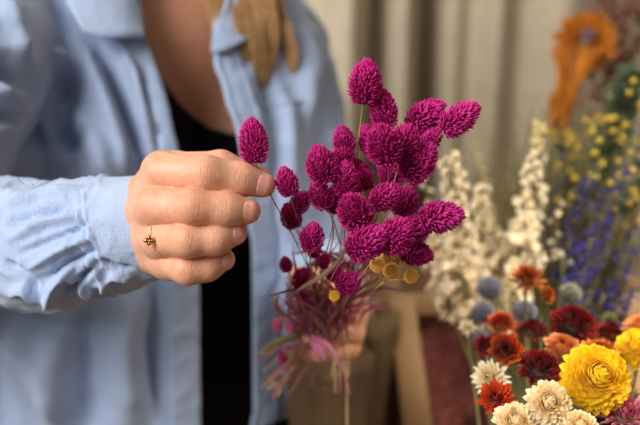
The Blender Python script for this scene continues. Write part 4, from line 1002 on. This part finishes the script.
# ---- the shaggy orange bloom
M_OR = petal_mat('orange_fibre', [(0, srgb(150, 84, 14)), (.5, srgb(194, 112, 20)), (1, srgb(218, 144, 52))], .2, .75, 60, .3)
M_VIO = petal_mat('mauve_disc', [(0, srgb(110, 70, 100)), (1, srgb(176, 134, 160))], .1, .8, 200)
c = P(587, 37, 1.02); ft = Vector((.27, 1.05, .80)); e = empty('protea', ft, 'shaggy orange dyed bloom with mauve centre high at the upper right', 'dried flower'); e['kind'] = 'thing'
nv = (-FWD + RIGHT * -.15 + UP * .1).normalized(); q = nv.to_track_quat('Z', 'Y').to_matrix(); R = .040; mb = MB(); r = random.Random(9)
for k in range(360):
    g = ((k + .5) / 360) ** .6; petal(mb, c - nv * .012, q, k * 2.39996, R * .06 + R * .20 * g, 0, math.radians(34 - 42 * g + r.uniform(-14, 14)), R * r.uniform(.42, .75) * (.5 + .6 * g), R * .16, math.radians(r.uniform(-20, 50)), .5, 3, r.uniform(0, .3), r.uniform(.4, 1), nl=5)
mb.build('petals', M_OR, e)
mb = MB()
for k in range(110):                                  # long fibres gathered down towards the stalk
    a = r.uniform(-1, 1); p0 = c + RIGHT * R * (.75 * a - .25) - UP * R * .35 + FWD * .006 * r.uniform(-1, 1); p1 = P(571 + 13 * a, 78, 1.01 + .01 * r.uniform(-1, 1)); p2 = P(556 + 9 * a + r.uniform(-3, 3), 112 + r.uniform(-12, 34), 1.0 + .008 * r.uniform(-1, 1)); tube(mb, catmull([p0, p1, p2], 5), [.0012] * 6 + [.0009] * 4 + [.0005], 4, r.uniform(.2, .9))
mb.build('fibres', M_OR, e)
mb = MB()
for k in range(80):
    t = (k + .5) / 80; a = k * 2.39996; rad = R * .19 * math.sqrt(t); b = c + q @ Vector((rad * math.cos(a), rad * math.sin(a), .006)); mb.add([b + q @ Vector((.0012, 0, 0)), b + q @ Vector((-.0008, .001, 0)), b + q @ Vector((-.0008, -.001, 0)), b + q @ Vector((0, 0, .008 - .004 * t))], [(0, 1, 3), (1, 2, 3), (2, 0, 3)], r.random())
mb.build('flower_centre', M_VIO, e)
mb = MB(); tube(mb, catmull([c - nv * .01, P(572, 80, 1.02), P(556, 120, 1.01), P(545, 230, 1.0), ft], 8), .003, 8); mb.build('stem', M_GSTEM, e)
# reddish dried plume behind at top right and a peach bloom
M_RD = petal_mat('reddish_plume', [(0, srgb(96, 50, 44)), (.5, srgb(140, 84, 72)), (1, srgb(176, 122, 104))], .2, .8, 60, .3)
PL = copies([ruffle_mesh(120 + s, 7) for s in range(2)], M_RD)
for k, (lab, pth) in enumerate([('reddish brown plume behind the orange bloom', [(590, 120), (600, 60), (606, 20), (610, -30)]), ('dusky pink plume at the top right corner', [(612, 140), (628, 70), (636, 20), (640, -30)])]):
    spire('dried_plume', lab, 'dried flower', None, pth, 1.12, 20, 14, 80, 8, PL, 50 + k, Vector((.30 + .02 * k, 1.10, .80)), shrink=.1)
e = straw('small peach pink bloom at the right edge among dark leaves', 639, 104, .95, 7, (-.3, .3, 1), petal_mat('coral_petal', [(0, srgb(206, 90, 70)), (1, srgb(250, 150, 120))], .2, .5), 40, 5, 80, seed=33, group=None, foot=foot(22))

# ================================================================== table, containers, room
M_WOOD = simple('pale_wood', [(.25, srgb(126, 94, 56)), (.5, srgb(148, 114, 72)), (.75, srgb(166, 130, 86))], 9, .65, (60, .4, .003), stretch=(1, 1, .12))
M_TABLE = simple('table_wood', [(.25, srgb(112, 78, 48)), (.75, srgb(146, 106, 68))], 6, .5, (40, .4, .003), stretch=(.12, 1, 1))
M_MARN = simple('maroon_felt', [(.3, srgb(84, 34, 30)), (.5, srgb(104, 46, 38)), (.7, srgb(136, 72, 58))], 160, .95, (300, .6, .003), sheen=.3)
M_ZINC = simple('zinc', [(.3, (.32, .33, .34)), (.7, (.46, .47, .48))], 25, .38, metallic=1)
M_KRAFT = simple('kraft_paper', [(.3, srgb(72, 54, 30)), (.7, srgb(92, 70, 40))], 20, .8, (40, .5, .004))
table = empty('table', (.50, .98, 0), 'wooden work table holding the crate and flower buckets', 'table')
mb = MB(); box(mb, (.55, .98, .735), (1.14, 1.10, .03)); o = mb.build('table_top', M_TABLE, table); bevel(o, .003)
for x in (.02, 1.08):
    for y in (.47, 1.49):
        mb = MB(); box(mb, (x, y, .36), (.05, .05, .72)); o = mb.build('leg', M_TABLE, table); bevel(o, .003)
# tapered wooden crate: the two leaning posts and the rail seen behind the bouquet
crate = empty('wooden_crate', (.20, 1.0, .75), 'pale wooden crate with leaning corner posts and a maroon front panel, behind the bouquet', 'crate')
def beam(name, a, b, w, t, mat, parent, inward=FWD):
    a = Vector(a); b = Vector(b); d = (b - a); l = d.length; d.normalize(); n = (inward - d * inward.dot(d)).normalized(); s = d.cross(n)
    R = Matrix((s, n, d)).transposed(); mb = MB(); box(mb, (a + b) / 2, (w, t, l), R); o = mb.build(name, mat, parent); bevel(o, .002); return o
beam('post', P(400, 298, .985), P(430, 520, .92), .030, .018, M_WOOD, crate)
beam('post', P(640, 298, .985), P(615, 520, .92), .030, .018, M_WOOD, crate)
beam('rail', P(386, 304, .985), P(652, 304, .985), .024, .016, M_WOOD, crate)
beam('rail', P(425, 500, .95), P(610, 500, .95), .024, .016, M_WOOD, crate)
mb = MB(); Vp = [P(408, 312, 1.0), P(640, 312, 1.0), P(612, 512, .935), P(434, 512, .935)]; Vb = [v + FWD * .008 for v in Vp]
mb.add(Vp + Vb, [(3, 2, 1, 0), (4, 5, 6, 7), (0, 1, 5, 4), (1, 2, 6, 5), (2, 3, 7, 6), (3, 0, 4, 7)]); mb.build('front_panel', M_MARN, crate, smooth=False)
for s, (x, y) in enumerate(((400, 640), (430, 615))): pass
mb = MB(); z1 = P(400, 304, .985).z; box(mb, (.22, 1.24, (z1 + .75) / 2), (.34, .014, z1 - .75)); mb.build('back_panel', M_WOOD, crate)
for x in (.058, .385):
    mb = MB(); box(mb, (x, 1.11, (z1 + .75) / 2), (.014, .26, z1 - .75)); mb.build('side_panel', M_WOOD, crate)
# a second leaning post further left, with rounded kraft-wrapped bundle in front
beam('post', P(384, 258, 1.03), P(390, 330, 1.02), .030, .02, M_WOOD, crate)
def wrap(label, cx, cy, rt, rb, z0, z1, seed, rot=0):
    n = 90; V = []; rows = 30; r = random.Random(seed)
    for i in range(rows + 1):
        t = i / rows
        for k in range(n):
            a = 2 * PI * k / n; rad = rb + (rt - rb) * t; f = 1 + .10 * math.sin(5 * a + seed + t * .6) * (.4 + t) + .03 * math.sin(11 * a - t * 3); V.append((cx + rad * f * math.cos(a), cy + rad * f * math.sin(a), z0 + (z1 - z0) * t + (.012 * math.sin(3 * a + seed) if i == rows else 0)))
    V.append((cx, cy, z1 - .004)); F = [(i * n + k, i * n + (k + 1) % n, (i + 1) * n + (k + 1) % n, (i + 1) * n + k) for i in range(rows) for k in range(n)] + [tuple(range(n - 1, -1, -1))] + [(rows * n + k, rows * n + (k + 1) % n, len(V) - 1) for k in range(n)]
    mb = MB(); mb.add(V, F); o = mb.build('paper_wrap', M_KRAFT); solid(o, .0015, 0); tagit(o, label, 'paper wrap', 'kraft paper wraps left of the crate'); o['kind'] = 'thing'; return o
wrap('brown kraft paper wrap standing directly beside the crate post', .048, .93, .034, .026, .75, 1.015, 1)
wrap('brown kraft paper wrap standing below the bouquet, in front of the open shirt', .012, .765, .037, .026, .75, 1.035, 4)
def bucket(label, c, rt, rb, h):
    mb = MB(); prof = [(.001, .004), (rb, .004), (rb, 0), (rb + .002, .002)] + [(rb + (rt - rb) * t + .001 * math.sin(t * 40), h * t) for t in np.linspace(.05, 1, 14)] + [(rt + .004, h + .002), (rt + .003, h + .005), (rt - .001, h + .002), (rt - .003, h * .96), (rb - .002, .01), (.001, .008)]
    lathe(mb, prof, c, 48); o = mb.build('bucket', M_ZINC); tagit(o, label, 'bucket'); return o
bucket('zinc bucket holding the strawflowers', (.155, .545, .75), .070, .055, .20)
bucket('zinc bucket holding the tall larkspur stalks', (.245, .84, .75), .075, .055, .21)
# curtain
M_CURT = simple('beige_curtain', [(.3, srgb(192, 181, 158)), (.7, srgb(206, 195, 172))], 30, .85, (500, .25, .002), sheen=.2)
fold = [(-420, .5), (-300, -.7), (-200, .7), (-90, -.8), (0, .6), (90, -.9), (170, .7), (240, -.8), (322, .9), (345, 1.0), (376, -1.1), (401, .95), (430, -.9), (455, .3), (474, .0), (496, .75), (518, .25), (556, .9), (600, .2), (640, -.9), (690, .9), (760, -.8), (840, .9), (930, -.9), (1040, .8), (1200, -.5)]
fx_ = np.array([f[0] for f in fold], float); fy_ = np.array([f[1] for f in fold], float); YC = 1.72
nx, nz = 620, 60; G = np.zeros((nz, nx, 3)); pxs = np.linspace(-420, 1180, nx)
def cosint(x):
    i = np.clip(np.searchsorted(fx_, x) - 1, 0, len(fx_) - 2); t = (x - fx_[i]) / (fx_[i + 1] - fx_[i]); t = (1 - np.cos(np.clip(t, 0, 1) * PI)) / 2; return fy_[i] * (1 - t) + fy_[i + 1] * t
for i in range(nz):
    z = .03 + 2.4 * i / (nz - 1); sh = (z - 1.25) * 26
    x = (pxs - 320) / FX * YC
    f = cosint(pxs - sh * 1.0 + 10 * np.sin(z * 2 + pxs * .01)); G[i, :, 0] = x; G[i, :, 1] = YC - .095 * f * (1 + .15 * math.sin(z * 3)) - .004 * np.sin(pxs * .05 + z * 2); G[i, :, 2] = z
mb = MB(); V, F = grid_mesh(G); mb.add(V, F); o = mb.build('curtain', M_CURT); solid(o, .002, 0); tagit(o, 'heavy beige curtain hanging in deep vertical folds behind the woman', 'curtain')
M_WALL = simple('plaster', [(.3, srgb(176, 164, 146)), (.7, srgb(188, 176, 158))], 12, .9)
M_FLOOR = simple('floor_boards', [(.3, srgb(96, 74, 52)), (.7, srgb(126, 100, 72))], 8, .6, stretch=(.15, 1, 1))
def struct(name, c, s, mat):
    mb = MB(); box(mb, c, s); o = mb.build(name, mat, None, False); tagit(o, kind='structure'); return o
struct('wall_back', (.4, 1.93, 1.25), (5, .1, 2.6), M_WALL); struct('floor', (.4, .2, -.03), (5, 3.6, .06), M_FLOOR)
# ================================================================== light
def area(name, loc, target, size, energy, color, sy=None, spread=None):
    ld = bpy.data.lights.new(name, 'AREA'); ld.energy = energy; ld.color = color; ld.size = size
    if sy: ld.shape = 'RECTANGLE'; ld.size_y = sy
    o = bpy.data.objects.new(name, ld); col.objects.link(o); o.location = loc
    if spread: ld.spread = math.radians(spread)
    o.rotation_euler = (Vector(target) - Vector(loc)).to_track_quat('-Z', 'Y').to_euler(); return o
area('window_light', (-1.2, -.55, 2.1), (-.1, .65, 1.15), 1.0, 52, (1.0, .97, .94), 1.2)
area('flower_fill', (.72, .42, 2.0), (.47, .66, 1.05), .3, 4.4, (1.0, .90, .78), spread=54)  # added unseen light, spread narrowed to brighten the flowers but miss the woman
area('ceiling_lamp', (-.25, 1.1, 2.4), (.4, 1.72, 1.5), .4, 8.5, (1.0, .88, .74))
w = bpy.data.worlds.new('world'); sc.world = w; w.use_nodes = True
w.node_tree.nodes['Background'].inputs[0].default_value = (1.0, .88, .76, 1); w.node_tree.nodes['Background'].inputs[1].default_value = .18
sc.view_settings.view_transform = 'Standard'; sc.view_settings.look = 'None'; sc.view_settings.gamma = 1; sc.view_settings.exposure = 0
try: sc.view_settings.use_curve_mapping = False
except Exception: pass
